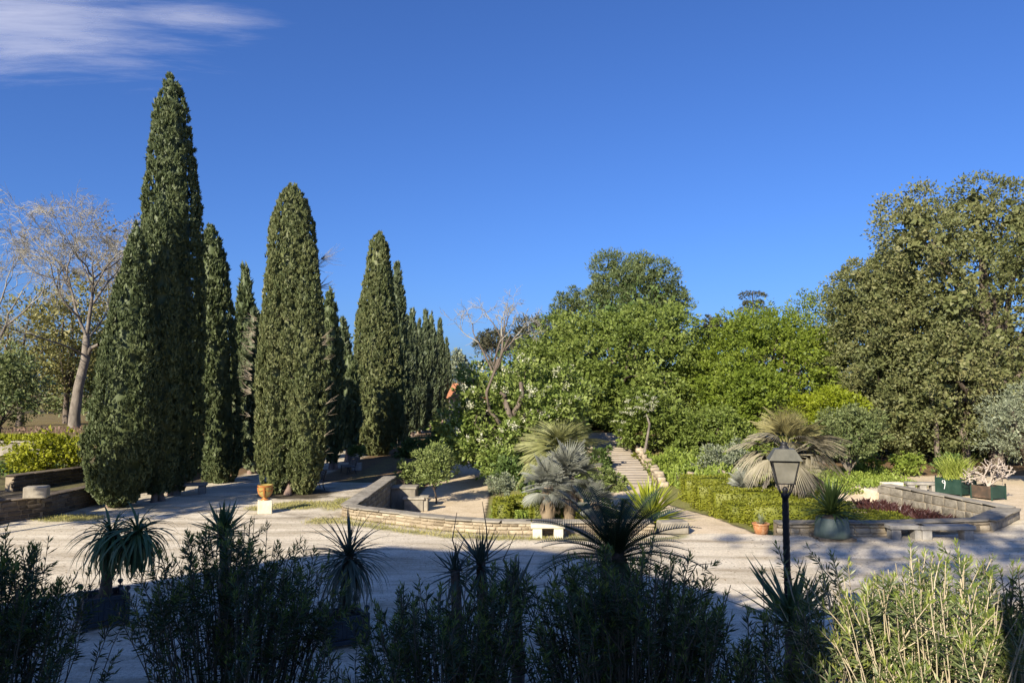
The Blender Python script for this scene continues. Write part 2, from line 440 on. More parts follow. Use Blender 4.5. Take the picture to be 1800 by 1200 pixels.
def ground_mat():
    """gravel, dry turf, leaf litter and soil mixed by the weights stored on the terrain"""
    m, n, l, b = new_mat('ground_mix')
    tc = n.new('ShaderNodeTexCoord')
    def noise(sc, det=6, ro=.6):
        q = n.new('ShaderNodeTexNoise')
        q.inputs['Scale'].default_value = sc; q.inputs['Detail'].default_value = det; q.inputs['Roughness'].default_value = ro
        l.new(tc.outputs['Object'], q.inputs['Vector'])
        return q
    big, mid, fine, peb = noise(.22, 5), noise(1.3, 8, .7), noise(14, 4, .7), noise(42, 3, .6)
    def mixc(f, a, c, mode='MIX'):
        q = n.new('ShaderNodeMix'); q.data_type = 'RGBA'; q.blend_type = mode
        if isinstance(f, float): q.inputs[0].default_value = f
        else: l.new(f, q.inputs[0])
        l.new(a, q.inputs[6]); l.new(c, q.inputs[7])
        return q.outputs[2]
    rg = ramp(n, [(.25, (.720, .620, .460)), (.5, (.850, .760, .600)), (.75, (.920, .840, .670))]); l.new(mid.outputs['Fac'], rg.inputs[0])
    rb = ramp(n, [(.3, (.84, .83, .80)), (.7, (1, 1, 1))]); l.new(big.outputs['Fac'], rb.inputs[0])
    rp = ramp(n, [(.30, (.66, .65, .63)), (.55, (1, 1, 1))]); l.new(fine.outputs['Fac'], rp.inputs[0])
    rq = ramp(n, [(.30, (.75, .74, .72)), (.6, (1.0, 1.0, 1.0))]); l.new(peb.outputs['Fac'], rq.inputs[0])
    mpx = n.new('ShaderNodeMapping'); mpx.inputs['Scale'].default_value = (.10, .75, 1); mpx.inputs['Rotation'].default_value = (0, 0, .12)
    l.new(tc.outputs['Object'], mpx.inputs['Vector'])
    sk = n.new('ShaderNodeTexNoise'); sk.inputs['Scale'].default_value = 1.6; sk.inputs['Detail'].default_value = 7; sk.inputs['Roughness'].default_value = .7; sk.inputs['Distortion'].default_value = .4
    l.new(mpx.outputs[0], sk.inputs['Vector'])
    rk = ramp(n, [(.34, (.58, .55, .50)), (.56, (1, 1, 1))]); l.new(sk.outputs['Fac'], rk.inputs[0])
    g = mixc(1.0, mixc(1.0, mixc(1.0, mixc(1.0, rg.outputs[0], rk.outputs[0], 'MULTIPLY'), rb.outputs[0], 'MULTIPLY'), rp.outputs[0], 'MULTIPLY'), rq.outputs[0], 'MULTIPLY')
    rs = ramp(n, [(.25, (.520, .410, .265)), (.5, (.660, .535, .365)), (.75, (.740, .620, .450))]); l.new(mid.outputs['Fac'], rs.inputs[0])
    sand = mixc(1.0, rs.outputs[0], rp.outputs[0], 'MULTIPLY')
    rt = ramp(n, [(.3, (.110, .125, .025)), (.5, (.200, .195, .060)), (.7, (.310, .265, .120))]); l.new(fine.outputs['Fac'], rt.inputs[0])
    rl = ramp(n, [(.3, (.075, .050, .028)), (.5, (.180, .115, .060)), (.7, (.300, .200, .110))]); l.new(fine.outputs['Fac'], rl.inputs[0])
    rd = ramp(n, [(.3, (.050, .042, .028)), (.7, (.120, .098, .066))]); l.new(mid.outputs['Fac'], rd.inputs[0])
    def weight(name, soft=.22):
        a = n.new('ShaderNodeAttribute'); a.attribute_name = name
        ma = n.new('ShaderNodeMath'); ma.operation = 'MULTIPLY_ADD'
        l.new(mid.outputs['Fac'], ma.inputs[0]); ma.inputs[1].default_value = .9
        l.new(a.outputs['Fac'], ma.inputs[2])
        mr = n.new('ShaderNodeMapRange'); mr.interpolation_type = 'SMOOTHSTEP'
        mr.inputs['From Min'].default_value = .95 - soft; mr.inputs['From Max'].default_value = .95 + soft
        l.new(ma.outputs[0], mr.inputs['Value'])
        return mr.outputs[0]
    c = rd.outputs[0]
    c = mixc(weight('w_litter'), c, rl.outputs[0])
    c = mixc(weight('w_sand'), c, sand)
    c = mixc(weight('w_gravel'), c, g)
    c = mixc(weight('w_turf', .3), c, rt.outputs[0])
    l.new(c, b.inputs['Base Color'])
    b.inputs['Roughness'].default_value = .95
    b.inputs['Specular IOR Level'].default_value = .12
    bp = n.new('ShaderNodeBump'); bp.inputs['Strength'].default_value = .55; bp.inputs['Distance'].default_value = .03
    ad = n.new('ShaderNodeMath'); l.new(fine.outputs['Fac'], ad.inputs[0]); l.new(peb.outputs['Fac'], ad.inputs[1])
    l.new(ad.outputs[0], bp.inputs['Height'])
    l.new(bp.outputs[0], b.inputs['Normal'])
    return m
M['ground'] = ground_mat()

# ------------------------------------------------------------------ terrain
def sst(x, a, b):
    t = np.clip((np.asarray(x, float) - a) / (b - a), 0, 1)
    return t * t * (3 - 2 * t)
# the low parapet between the terrace and the sunken garden, plan line of its middle
WALL_L = [(-6.2, 38.0), (-6.2, 28.4), (-5.7, 27.85), (-4.1, 26.85), (-3.0, 26.05), (-1.9, 25.45), (-.57, 25.0), (1.9, 24.9), (4.6, 24.9)]
WALL_R = [(8.7, 24.75), (12.4, 24.75), (15.9, 25.3), (18.4, 27.7), (17.3, 34.6)]
FRONT = WALL_L[1:] + WALL_R[:4]
FX = np.array([p[0] for p in FRONT]); FY = np.array([p[1] for p in FRONT])
def front_y(x):
    return np.interp(x, FX, FY)
def in_garden(x, y):
    """1 inside the sunken garden, 0 on the terrace and the avenue"""
    a = sst(y - front_y(x), -.12, .12)
    b = sst(x, -6.32, -6.08)
    c = 1 - sst(x - np.interp(y, [24, 27.7, 34.6, 60], [18.2, 18.4, 17.3, 17.0]), -.12, .12)
    return a * b * c
def gz(x):
    return -1.05 + .95 * sst(x, -2, 6) - .45 * sst(x, 9.5, 13)
def height(x, y):
    x = np.asarray(x, float); y = np.asarray(y, float)
    g = in_garden(x, y)
    far = sst(y, 34, 40)
    sunk = gz(x)
    sunk = np.where(x > 9, sunk * (1 - far), sunk)
    # little ramp of the path into the terrace
    ramp_ = sst(x, 5.0, 6.2) * (1 - sst(x, 8.1, 8.8))
    sunk = sunk * (1 - ramp_ * (1 - sst(y, 25, 31)))
    hill = np.clip(.118 * (y - 39.0), 0, 5) * sst(x, 1.5, 4.5) * (1 - sst(x, 15, 21))
    z = g * sunk + hill
    # raised ground on the left behind the far left retaining wall
    wy = np.interp(x, [-60, -22.5, -18.6, -17.65], [19.0, 25.9, 26.6, 28.0])
    bank = sst(y - wy, .0, .25) * sst(-x, 17.55, 17.75)
    z = z + bank * (.75 + 1.1 * sst(np.hypot(x + 18, y - 27), 4, 34))
    return z
def axis(fine0, fine1, step, far0, far1, coarse):
    a = list(np.arange(fine0, fine1 + 1e-6, step))
    lo = list(np.arange(far0, fine0, coarse)); hi = list(np.arange(fine1 + coarse, far1, coarse))
    return np.array(sorted(set([round(v, 3) for v in lo + a + hi])))
gx = np.concatenate([[-1500, -700, -300, -150], axis(-24, 22, .22, -96, 90, 2.5), [150, 300, 700, 1500]])
gy = np.concatenate([[-200, -60, -20, -5, 4], axis(10, 46, .22, 5, 150, 2.0), [200, 350, 800, 1800]])
X, Y = np.meshgrid(gx, gy)
Z = height(X, Y)
Z += .015 * np.sin(X * 1.7 + Y * .6) * np.sin(Y * 1.1 - X * .3) * (np.abs(X) < 60)
NX, NY = len(gx), len(gy)
garden = in_garden(X, Y)
def line_dist(px_, py_, pts):
    d = np.full(px_.shape, 1e9)
    for (x0, y0), (x1, y1) in zip(pts[:-1], pts[1:]):
        ex, ey = x1 - x0, y1 - y0
        t = np.clip(((px_ - x0) * ex + (py_ - y0) * ey) / (ex * ex + ey * ey), 0, 1)
        d = np.minimum(d, np.hypot(px_ - x0 - t * ex, py_ - y0 - t * ey))
    return d
PATH_L = [(-3.1, 25), (-3.2, 38), (-3.4, 60), (-3.6, 110)]
PATH_M = [(6.9, 24.6), (6.5, 28), (5.4, 32), (6.0, 37), (6.2, 44)]
PATH_M2 = [(5.4, 31.2), (3.0, 33.5)]
BED_R = [(12.3, 30.2), (16.2, 26.6)]
path = np.maximum(1 - sst(line_dist(X, Y, PATH_L), 1.6, 2.2), 1 - sst(line_dist(X, Y, PATH_M), .9, 1.4))
path = np.maximum(path, (1 - sst(line_dist(X, Y, [(11.5, 29.0), (15.5, 25.9)]), .5, 1.0)) * (X > 9))
path = np.maximum(path, sst(X, 9.5, 11) * sst(Y, 31, 33) * (1 - sst(Y, 40.5, 43.5)) * (X < 60))
right_sand = sst(X, 17.3, 18.2) * (Y > 24) * (1 - sst(Y, 38.5, 42))
terrace = (1 - garden) * (1 - sst(Y, 38, 41)) * (X > -17.9) * (X < 19)
open_terr = ((Y < 26) | (X > -17.9)) * (Y < 39) * (1 - garden) * 1.0
avenue = (1 - garden) * (1 - sst(np.abs(X + 13.0), 2.0, 3.2)) * (Y > 30) * (Y < 160)
w_gravel = np.clip(np.where(Y < 27.5, (1 - garden), 0) + open_terr * .62 + avenue * .55, 0, 1)
w_gravel = np.where((X > 18.0) & (Y >= 27.5), 0, w_gravel)
w_gravel = np.where((X < -17.9) & (Y > 26), .25 * (1 - sst(Y, 30, 31)), w_gravel)
w_gravel = w_gravel * (1 - (1 - sst(np.hypot(X + 10.1, Y - 34.5), 1.0, 2.4)) * .8)
w_sand = np.clip(path + right_sand, 0, 1) * np.where(garden > .5, 1, (X > 10)) * 1.0
w_sand = np.maximum(w_sand, garden * path)
turf = np.zeros_like(X)
def blotch(cx, cy, rx, ry, a):
    global turf
    turf = np.maximum(turf, a * (1 - sst(np.hypot((X - cx) / rx, (Y - cy) / ry), .35, 1.0)))
blotch(-8.7, 31.0, 2.2, 1.8, .62); blotch(-10.0, 30.3, 1.4, 1.1, .5); blotch(-16.4, 27.9, 2.2, 1.3, .62); blotch(-6.9, 27.2, 1.1, 1.2, .5)
blotch(-7.2, 31.5, 1.0, 3.5, .5); blotch(-14.8, 30.5, 2.0, 1.2, .35)
wd_ = line_dist(X, Y, WALL_L[1:])
turf = np.maximum(turf, .58 * np.exp(-((wd_ - .95) / .45) ** 2) * (1 - garden) * (Y < 28))
turf = np.maximum(turf, .45 * np.exp(-((wd_ - .3) / .25) ** 2) * (1 - garden) * (Y < 28))
turf = np.maximum(turf, garden * np.clip(.85 - 1.6 * w_sand, 0, 1) * (Y < 44))
turf = np.maximum(turf, sst(X, 4, 6) * (1 - sst(X, 18, 22)) * (Y > 38) * (Y < 50) * .5)
turf = np.maximum(turf, (X < -18) * (Y > 30) * .42)
turf = np.maximum(turf, (X > 14) * (Y > 38) * (Y < 46) * .3)
turf = np.maximum(turf, (1 - sst(np.abs(X + 8.2), .5, 1.3)) * (Y > 36) * (Y < 80) * .4)
w_litter = np.clip(sst(Y, 38, 41) * .6 + (X > 17) * (Y > 36) * .55, 0, 1)
zone = np.zeros((NY - 1, NX - 1), int)      # 0 ground, 1 terrace, 2 garden path
cxm, cym = (X[:-1, :-1] + X[1:, 1:]) / 2, (Y[:-1, :-1] + Y[1:, 1:]) / 2
gm = in_garden(cxm, cym)
zone[(gm < .5) & (cym > 4) & (cym < 39) & (cxm > -17.8) & (cxm < 40) & ((cxm < 17.5) | (cym < 30))] = 1
zone[(gm < .5) & (np.abs(cxm + 13) < 3) & (cym >= 39) & (cym < 140)] = 3
zone[(line_dist(cxm, cym, PATH_L) < 1.9) & (gm > .5)] = 2
zone[(line_dist(cxm, cym, PATH_L) < 1.9) & (cym > 38) & (cym < 110)] = 2
zone[(line_dist(cxm, cym, PATH_M) < 1.15) & (gm > .5)] = 4
zone[(cxm > 17.6) & (cym > 27.5) & (cym < 41) & (gm < .5) & (cxm < 45)] = 5
vid = np.arange(NX * NY).reshape(NY, NX)
quads = np.stack([vid[:-1, :-1], vid[:-1, 1:], vid[1:, 1:], vid[1:, :-1]], -1)
VV = np.stack([X, Y, Z], -1).reshape(-1, 3)
def terrain(name, k, label):
    q = quads[zone == k].reshape(-1, 4)
    used, inv = np.unique(q, return_inverse=True)
    mb = MB().add(VV[used], inv.reshape(-1, 4))
    me = mb.mesh(name, M['ground'])
    for nm, arr in (('w_gravel', w_gravel), ('w_sand', w_sand), ('w_turf', turf), ('w_litter', w_litter)):
        at_ = me.attributes.new(nm, 'FLOAT', 'POINT')
        at_.data.foreach_set('value', arr.ravel()[used].astype(np.float32))
    return structure(link(name, me), label)
terrain('ground', 0, 'dark earth and turf around and behind the garden')
terrain('gravel_terrace', 1, 'pale gravel terrace in front of the low curved wall')
terrain('garden_path', 2, 'sandy path running back beside the flowering tree')
terrain('avenue', 3, 'gravel avenue between the cypress rows')
terrain('garden_path', 4, 'pale path leading from the terrace to the stone steps')
terrain('garden_path', 5, 'sandy walk with fallen leaves on the right')
def hz(x, y):
    return float(height(x, y))

# ------------------------------------------------------------------ unseen building behind the camera, outline shaped to shade the foreground
def shade_building():
    t = thing('shade_building', 'unseen building behind the viewpoint, shaped to cast the foreground shade', 'building', (0, -1.6, 0))
    yv = -1.6
    def caster(x, y, z=0.0):                      # point of the facade plane whose shadow falls on (x, y, z)
        L = (y - yv) / math.cos(SUN_AZ)
        return (x - math.sin(SUN_AZ) * L, z + math.tan(SUN_EL) * L)
    edge = [caster(*q) for q in ((-11, 17.1), (-8.8, 19), (-6.5, 21.2), (-3.7, 23.0), (-1.7, 22.3), (.5, 22.7), (1.8, 21.9), (5, 17.5))]
    xr, xl = edge[-1][0], edge[0][0]
    zl = edge[0][1]
    main = [(-36, 0), (xr, 0), (xr, edge[-1][1] - .4), (xl, zl - .2), (xl - 2.5, zl - 1.3), (-36, zl - 1.5)]
    roof = [(xl - .3, zl - .25), (xr + .15, edge[-1][1] - .45)] + edge[::-1]
    xs0, xs1 = caster(2.55, 7.4, 1.5)[0], caster(4.75, 7.4, 1.5)[0]
    zs0 = caster(4.3, 7.4, .6)[1]
    shade_screen = [(xr + .02, 0), (xs0, 0), (xs0, 10.7), (xr + .02, 10.7)]  # shallow slab, shaped to shade the ground yet let slanting sun past
    sun_gap = [(xs0 + .02, 0), (xs1 - .02, 0), (xs1 - .02, zs0), (xs0 + .02, zs0)]  # low piece added so sun reaches the lower right oleander
    side = [(xs1, 0), (14, 0), (14, 8.4), (xs1, 8.4)]
    for nm, poly, mat, d in (('wall', main, M['plaster'], 3.5), ('roof', roof, M['roof_tile'], 3.3), ('shade_screen', shade_screen, M['plaster'], 1.0), ('sun_gap', sun_gap, M['plaster'], 1.1), ('shade_side', side, M['plaster'], 4.0)):
        n = len(poly)
        v = [(x, 0, z) for x, z in poly] + [(x, -d, z) for x, z in poly]
        me = bpy.data.meshes.new(nm)
        me.from_pydata(v, [], [list(range(n))[::-1], [n + i for i in range(n)]] + [[i, (i + 1) % n, n + (i + 1) % n, n + i] for i in range(n)])
        me.materials.append(mat)
        link(nm, me, t, (0, -.1 if nm == 'roof' else 0, 0))
shade_building()

# ------------------------------------------------------------------ stone walls
def stone_variants():
    out = []
    for k in range(6):
        mb = MB()
        bevel_box(mb, (0, 0, 0), (1, 1, 1), .09)
        v = mb.v[0]
        mb.v[0] = v * (1 + .10 * rng.normal(size=v.shape) * .5) 
        out.append(mb.mesh('stone', M['stone']))
    return out
STONES = stone_variants()
ASH = []
for me in STONES[:4]:
    m2 = me.copy(); m2.materials.clear(); m2.materials.append(M['ashlar']); ASH.append(m2)
M['shaded_rubble'] = noise_mat('shade_toned_rubble', [(.055, .045, .034), (.115, .092, .068), (.190, .155, .115)], scale=3, bump=.6, obj_var=.35)  # darker stone: the shade on the far left walls is in the colour
SHADE_TONED = []
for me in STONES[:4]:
    m2 = me.copy(); m2.materials.clear(); m2.materials.append(M['shaded_rubble']); SHADE_TONED.append(m2)
COP = []
for k in range(4):
    mb = MB(); bevel_box(mb, (0, 0, 0), (1, 1, 1), .03)
    mb.v[0] = mb.v[0] + .012 * rng.normal(size=mb.v[0].shape)
    COP.append(mb.mesh('coping_stone', M['coping']))
def resample(pts, step):
    P = np.array(pts, float)
    s = np.concatenate([[0], np.cumsum(np.hypot(*np.diff(P, axis=0).T))])
    n = max(1, int(round(s[-1] / step)))
    q = np.linspace(0, s[-1], n + 1)
    return np.stack([np.interp(q, s, P[:, 0]), np.interp(q, s, P[:, 1])], 1)
def wall_run(t, pts, zb, zt, thick, side, course, slen, meshes=STONES, cop_len=.95, cop_w=.50, cop_h=.085, stones=True, cops=None):
    """solid core, courses of single stones on the side(s) in view, coping blocks on top"""
    P = resample(pts, .5)
    d = np.gradient(P, axis=0); d /= np.linalg.norm(d, axis=1)[:, None]
    nrm = np.stack([d[:, 1], -d[:, 0]], 1)               # right-hand side of the run
    n = len(P)
    zc = zt - cop_h
    v = []
    for i in range(n):
        for sgn, z in ((1, zb), (-1, zb), (-1, zc), (1, zc)):
            q = P[i] + nrm[i] * sgn * thick / 2
            v.append((q[0], q[1], z))
    f = []
    for i in range(n - 1):
        for k in range(4):
            k2 = (k + 1) % 4
            f.append([i * 4 + k, i * 4 + k2, (i + 1) * 4 + k2, (i + 1) * 4 + k])
    f.append([0, 3, 2, 1]); f.append([(n - 1) * 4 + k for k in range(4)])
    MB().add(v, np.array(f)).obj('core', M['mortar'], t, flat=True)
    s = np.concatenate([[0], np.cumsum(np.hypot(*np.diff(np.array(pts, float), axis=0).T))])
    PP = np.array(pts, float)
    def pos(u):
        return np.array([np.interp(u, s, PP[:, 0]), np.interp(u, s, PP[:, 1])])
    def frame(u):
        a, b_ = pos(max(0, u - .15)), pos(min(s[-1], u + .15))
        e = (b_ - a) / (np.linalg.norm(b_ - a) + 1e-9)
        return e, np.array([e[1], -e[0]])
    if stones:
        zz = zb
        while zz < zc - .04:
            ch = min(course * rnd.uniform(.8, 1.25), zc - zz)
            if zc - zz - ch < .05: ch = zc - zz
            for sd in side:
                u = rnd.uniform(-.1, 0)
                while u < s[-1]:
                    L = slen * rnd.uniform(.6, 1.5)
                    um = min(max(u + L / 2, .05), s[-1] - .05)
                    e, nn = frame(um)
                    p = pos(um) + nn * sd * (thick / 2 - .045 + rnd.uniform(0, .018))
                    o = link('stone', rnd.choice(meshes), t, (p[0], p[1], zz + ch / 2))
                    o.rotation_euler = (0, 0, math.atan2(e[1], e[0]))
                    o.scale = (L - .025, .13, ch - .022)
                    u += L
            zz += ch
    u = 0
    k = max(1, int(round(s[-1] / cop_len)))
    for i in range(k):
        um = (i + .5) * s[-1] / k
        e, nn = frame(um)
        p = pos(um)
        o = link('coping_stone', rnd.choice(cops or COP), t, (p[0], p[1], zt - cop_h / 2 + rnd.uniform(-.004, .006)))
        o.rotation_euler = (0, 0, math.atan2(e[1], e[0]) + rnd.uniform(-.01, .01))
        o.scale = (s[-1] / k - .012, cop_w + rnd.uniform(-.02, .02), cop_h)

t = thing('parapet_wall', 'low curved rubble wall with pale coping along the left of the sunken garden', 'wall')
wall_run(t, WALL_L[1:], -1.2, .43, .46, (1,), .13, .34)
# only the courses above the terrace are needed on the front: drop buried stones
for o in list(t.children):
    if o.name.startswith('stone') and o.location.z < -.08:
        bpy.data.objects.remove(o)
t = thing('retaining_wall', 'tall shaded stone retaining wall running back beside the cypress avenue', 'wall')
wall_run(t, WALL_L[1::-1], -1.3, .44, .5, (1,), .24, .5, ASH, 1.0, .62)
t = thing('parapet_wall', 'low stone wall behind the two gray benches on the right', 'wall')
wall_run(t, WALL_R[:3], -.9, .43, .46, (1,), .15, .42)
for o in list(t.children):
    if o.name.startswith('stone') and o.location.z < -.08:
        bpy.data.objects.remove(o)
t = thing('bed_wall', 'long slanting gray ashlar wall behind the dark red flower bed', 'wall')
wall_run(t, WALL_R[2:4], -.9, .43, .5, (-1, 1), .3, .6, ASH, 1.0, .75)
wall_run(t, WALL_R[3:], -.9, .45, .5, (-1,), .3, .6, ASH, 1.0, .55)
# retaining wall on the far left, two tiers, shade put into its colour
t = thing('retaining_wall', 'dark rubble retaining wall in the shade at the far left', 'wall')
wall_run(t, [(-22.5, 25.9), (-18.6, 26.6), (-17.65, 28.0), (-17.5, 31.5)], -.1, .82, .45, (1,), .17, .38, SHADE_TONED, .9, .5, cops=SHADE_TONED)
t = thing('stone_block', 'pale squared stone block at the end of the upper left wall', 'block', tuple(onz(64, 874, .84)))
bevel_box(MB(), (0, 0, .2), (.75, .5, .42), .03, .3).obj('block', M['coping'], t, flat=True)
t = thing('terrace_wall', 'second stone wall above the far left retaining wall, its shade put into the colour', 'wall')
wall_run(t, [(-19.9, 29.6), (-19.0, 33.6), (-19.2, 37.0)], .7, 1.4, .4, (1,), .17, .38, SHADE_TONED, .9, .5, cops=SHADE_TONED)

# piers and troughs of the basin in the sunken corner
def trough(label, px, py, size, rz, zb=-1.05, mat='ashlar'):
    p = onz(px, py, zb)
    t = thing('stone_trough', label, 'trough', tuple(p), 'stone basin pieces in the sunken corner')
    w_, d_, h_ = size
    bevel_box(MB(), (0, 0, h_ / 2), (w_, d_, h_), .03, rz).obj('body', M[mat], t, flat=True)
    bevel_box(MB(), (0, 0, h_ + .052), (w_ + .12, d_ + .12, .10), .02, rz).obj('rim', M['coping'], t, flat=True)
trough('large dark stone trough at the foot of the shaded retaining wall', 711, 893, (1.2, 1.0, 1.0), .0)
trough('lower stone trough beside the pale pier in the basin', 728, 897, (.95, .5, .55), .0)
p = onz(746, 897, -1.05)
t = thing('stone_pier', 'small sunlit square stone pier at the edge of the sandy path', 'pier', tuple(p))
bevel_box(MB(), (0, 0, .32), (.36, .36, .64), .02).obj('shaft', M['coping'], t, flat=True)
bevel_box(MB(), (0, 0, .68), (.46, .46, .09), .02).obj('cap', M['coping'], t, flat=True)
p = onz(1190, 932, 0)
t = thing('stone_block', 'rough squared stone block at the left end of the path opening', 'block', (5.35, 25.0, 0))
bevel_box(MB(), (0, 0, .19), (.95, .6, .42), .05, .12).obj('block', M['coping'], t, flat=True)

# ------------------------------------------------------------------ steps
stair = bpy.data.objects.new('garden_steps', None); COL.objects.link(stair)
structure(stair, 'long flight of shallow stone steps climbing into the trees')
stair.location = (6.2, 38.4, 0)
st_me = []
for k in range(3):
    mb = MB(); bevel_box(mb, (0, 0, 0), (1, 1, 1), .02); mb.v[0] = mb.v[0] + .004 * rng.normal(size=mb.v[0].shape); st_me.append(mb.mesh('step', M['step_stone']))
for i in range(26):
    y = i * .60
    o = link('step', st_me[i % 3], stair, (.012 * i + rnd.uniform(-.03, .03), y + .33, -.12 + .0715 * (i + 1) - .07 + rnd.uniform(-.006, .006)))
    o.scale = (2.4, .68, .2)
    o.rotation_euler = (0, 0, rnd.uniform(-.012, .012))
for sgn, lab in ((-1, 'left'), (1, 'right')):
    t = thing('steps_wall', 'rough low stone wall edging the %s side of the garden steps' % lab, 'wall', (6.2 + sgn * 1.55, 38.2, 0))
    for i in range(24 if sgn > 0 else 22):
        y = i * .62
        for c in range(2):
            o = link('stone', rnd.choice(STONES), t, (rnd.uniform(-.06, .06) + .02 * y, y + .3 * c, -.05 + .12 * y + c * .24 + rnd.uniform(-.03, .03)))
            o.scale = (rnd.uniform(.25, .5), rnd.uniform(.35, .75), rnd.uniform(.16, .34))
            o.rotation_euler = (rnd.uniform(-.08, .08), rnd.uniform(-.08, .08), rnd.uniform(-.15, .15))

# ------------------------------------------------------------------ trees
def limb(mb, a, b, r0, r1, sag=.15, n=6, sides=7, g=rng):
    a, b = np.array(a, float), np.array(b, float)
    tt = np.linspace(0, 1, n)[:, None]
    L = np.linalg.norm(b - a)
    P = a + (b - a) * tt + np.sin(tt * math.pi) * (np.array([0, 0, sag]) + g.normal(size=3) * .07) * L
    tube(mb, P, np.linspace(r0, r1, n), sides)
    return P
def crown_leaves(mb, lobes, n_leaves, ln, wd, g, clump=.17, per=14, up=.25, droop=0.0, shell=(.78, 1.04), cull=.72, flat=1.0, fill=80, tri=False, hollow=-.12):
    """leaves gathered in small sprays over the surface of many overlapping boughs"""
    area = np.array([(r[0] * r[1] + r[1] * r[2] + r[0] * r[2]) for c, r in lobes])
    cnt = np.maximum(1, (n_leaves / per * area / area.sum()).astype(int))
    lam = np.clip(np.mean([np.mean(r) for c, r in lobes]) * 1.05, .35, 2.2)
    waves = [(unit(g.normal(size=3) + np.array([0, 0, .5])) * 6.28 / (lam * f_), g.uniform(0, 6.28)) for f_ in (1.0, 1.0, .8, .8, .55, .55)]
    C = np.array([c for c, r in lobes]); RR = np.array([r for c, r in lobes])
    for i, (c, r) in enumerate(lobes):
        m = cnt[i]
        d = sphere_dirs(m, g)
        rad = g.uniform(shell[0], shell[1], m) ** .6
        cen = c + d * r * rad[:, None]
        keep = np.ones(m, bool)
        for j in range(len(lobes)):
            if j != i:
                keep &= (((cen - C[j]) / RR[j]) ** 2).sum(1) > cull ** 2
        # boughs stand out and hollows open between them
        nz = np.zeros(m)
        for kf, ph in waves:
            nz += np.sin(cen @ kf + ph)
        nz /= 3.0
        keep &= nz > hollow
        cen = cen + d * r * (.13 * nz[:, None]) + np.array([0, 0, 1.0]) * (-.10 * np.mean(r) * (nz < 0) * g.random(m))[:, None]
        cen, d = cen[keep], d[keep]
        if len(cen) == 0: continue
        if fill:
            nf = fill
            fd = sphere_dirs(nf, g)
            fp = c + fd * r * (g.uniform(.1, .60, (nf, 1)))
            fs = np.mean(r) * .30
            kites(mb, fp, g.normal(size=(nf, 3)), fs * g.uniform(.6, 1.1, nf), fs * .75, g)
        q = np.repeat(cen, per, 0); dn = np.repeat(d, per, 0)
        sz = clump * np.mean(r)
        off = g.normal(size=q.shape) * sz * np.array([1, 1, .7 * flat])
        q = q + off
        dr = unit(off / (sz + 1e-9) * .6 + dn * .9 + g.normal(size=q.shape) * .55 + np.array([0, 0, up - droop]))
        l_ = ln * g.uniform(.65, 1.3, len(q))
        if tri: tris(mb, q, dr, l_, wd / ln * l_ * 1.35, g)
        else: kites(mb, q, dr, l_, wd / ln * l_, g, nrm=dn * .6 + np.array([0, 0, .8]))
def make_lobes(c, r, n, size, g, bottom=-.55, jitter=.16, fill=.15):
    out = []
    k = 0
    gold = math.pi * (3 - 5 ** .5)
    for i in range(n):
        z = 1 - (i + .5) / n * (1 - bottom)
        a = gold * i + g.uniform(-.3, .3)
        q = math.sqrt(max(0, 1 - z * z))
        d = np.array([q * math.cos(a), q * math.sin(a), z])
        rr = (1 - size * .75) * (1 + np.clip(g.normal(), -1.6, 1.6) * jitter * .75)
        s = size * g.uniform(.6, 1.45)
        out.append((np.array(c) + d * np.array(r) * rr, np.array([np.mean([r[0], r[1]]), np.mean([r[0], r[1]]), (r[2] + np.mean(r[:2])) / 2]) * s * np.array([1, 1, .8])))
    out.append((np.array(c, float), np.array(r) * (1 - size) * .9))
    return out
def tree(name, label, cat, base, crown_c, crown_r, leaf, n_leaves, ln, wd, n_lobes=22, size=.34, seed=1, bark='bark', trunk_r=.3, group=None, extra=None, bottom=-.55, fork=.35, clump=.17, per=14, limbs=True, up=.25, droop=0, bare=0, cull=.72, lean=(0, 0), fill=80, tri=False, hollow=-.12):
    g = np.random.default_rng(seed)
    base = np.array(base, float)
    t = thing(name, label, cat, tuple(base), group)
    c = np.array(crown_c, float) - base
    lobes = make_lobes(c, crown_r, n_lobes, size, g, bottom)
    if extra:
        for (ec, er) in extra:
            lobes += make_lobes(np.array(ec) - base, er, max(5, n_lobes // 3), .42, g, -.6)
    tm = MB()
    fk = np.array([c[0] * .35 + lean[0], c[1] * .35 + lean[1], max(.3, c[2] * fork)])
    limb(tm, (0, 0, -.3), fk, trunk_r, trunk_r * .75, .02, 6, 9, g)
    if limbs:
        for i, (lc, lr) in enumerate(lobes):
            if i % 2 == 0 or len(lobes) < 12:
                limb(tm, fk, lc, trunk_r * .42, trunk_r * .07, .12, 6, 5, g)
    tm.obj('trunk', M[bark], t)
    lm = MB()
    crown_leaves(lm, lobes, n_leaves, ln, wd, g, clump, per, up, droop, cull=cull, fill=fill, tri=tri, hollow=hollow)
    stuff(lm.obj('crown', M[leaf], t))
    return t, lobes, g
def px_crown(x0, x1, ytop, ybot, d):
    a, b = at(x0, ytop, d), at(x1, ybot, d)
    cen = np.array([(a[0] + b[0]) / 2, d, (a[2] + b[2]) / 2])
    rx, rz_ = (b[0] - a[0]) / 2, (a[2] - b[2]) / 2
    return cen, np.array([rx, (rx + rz_) / 2, rz_])
def tree_px(name, label, cat, box_, leaf, n, ln, wd, base_px=None, base_z=None, **k):
    cen, r = px_crown(*box_)
    bx = at(base_px, 800, box_[4])[0] if base_px else cen[0]
    bz = hz(bx, box_[4]) if base_z is None else base_z
    return tree(name, label, cat, (bx, box_[4], bz), cen, r, leaf, n, ln, wd, **k)

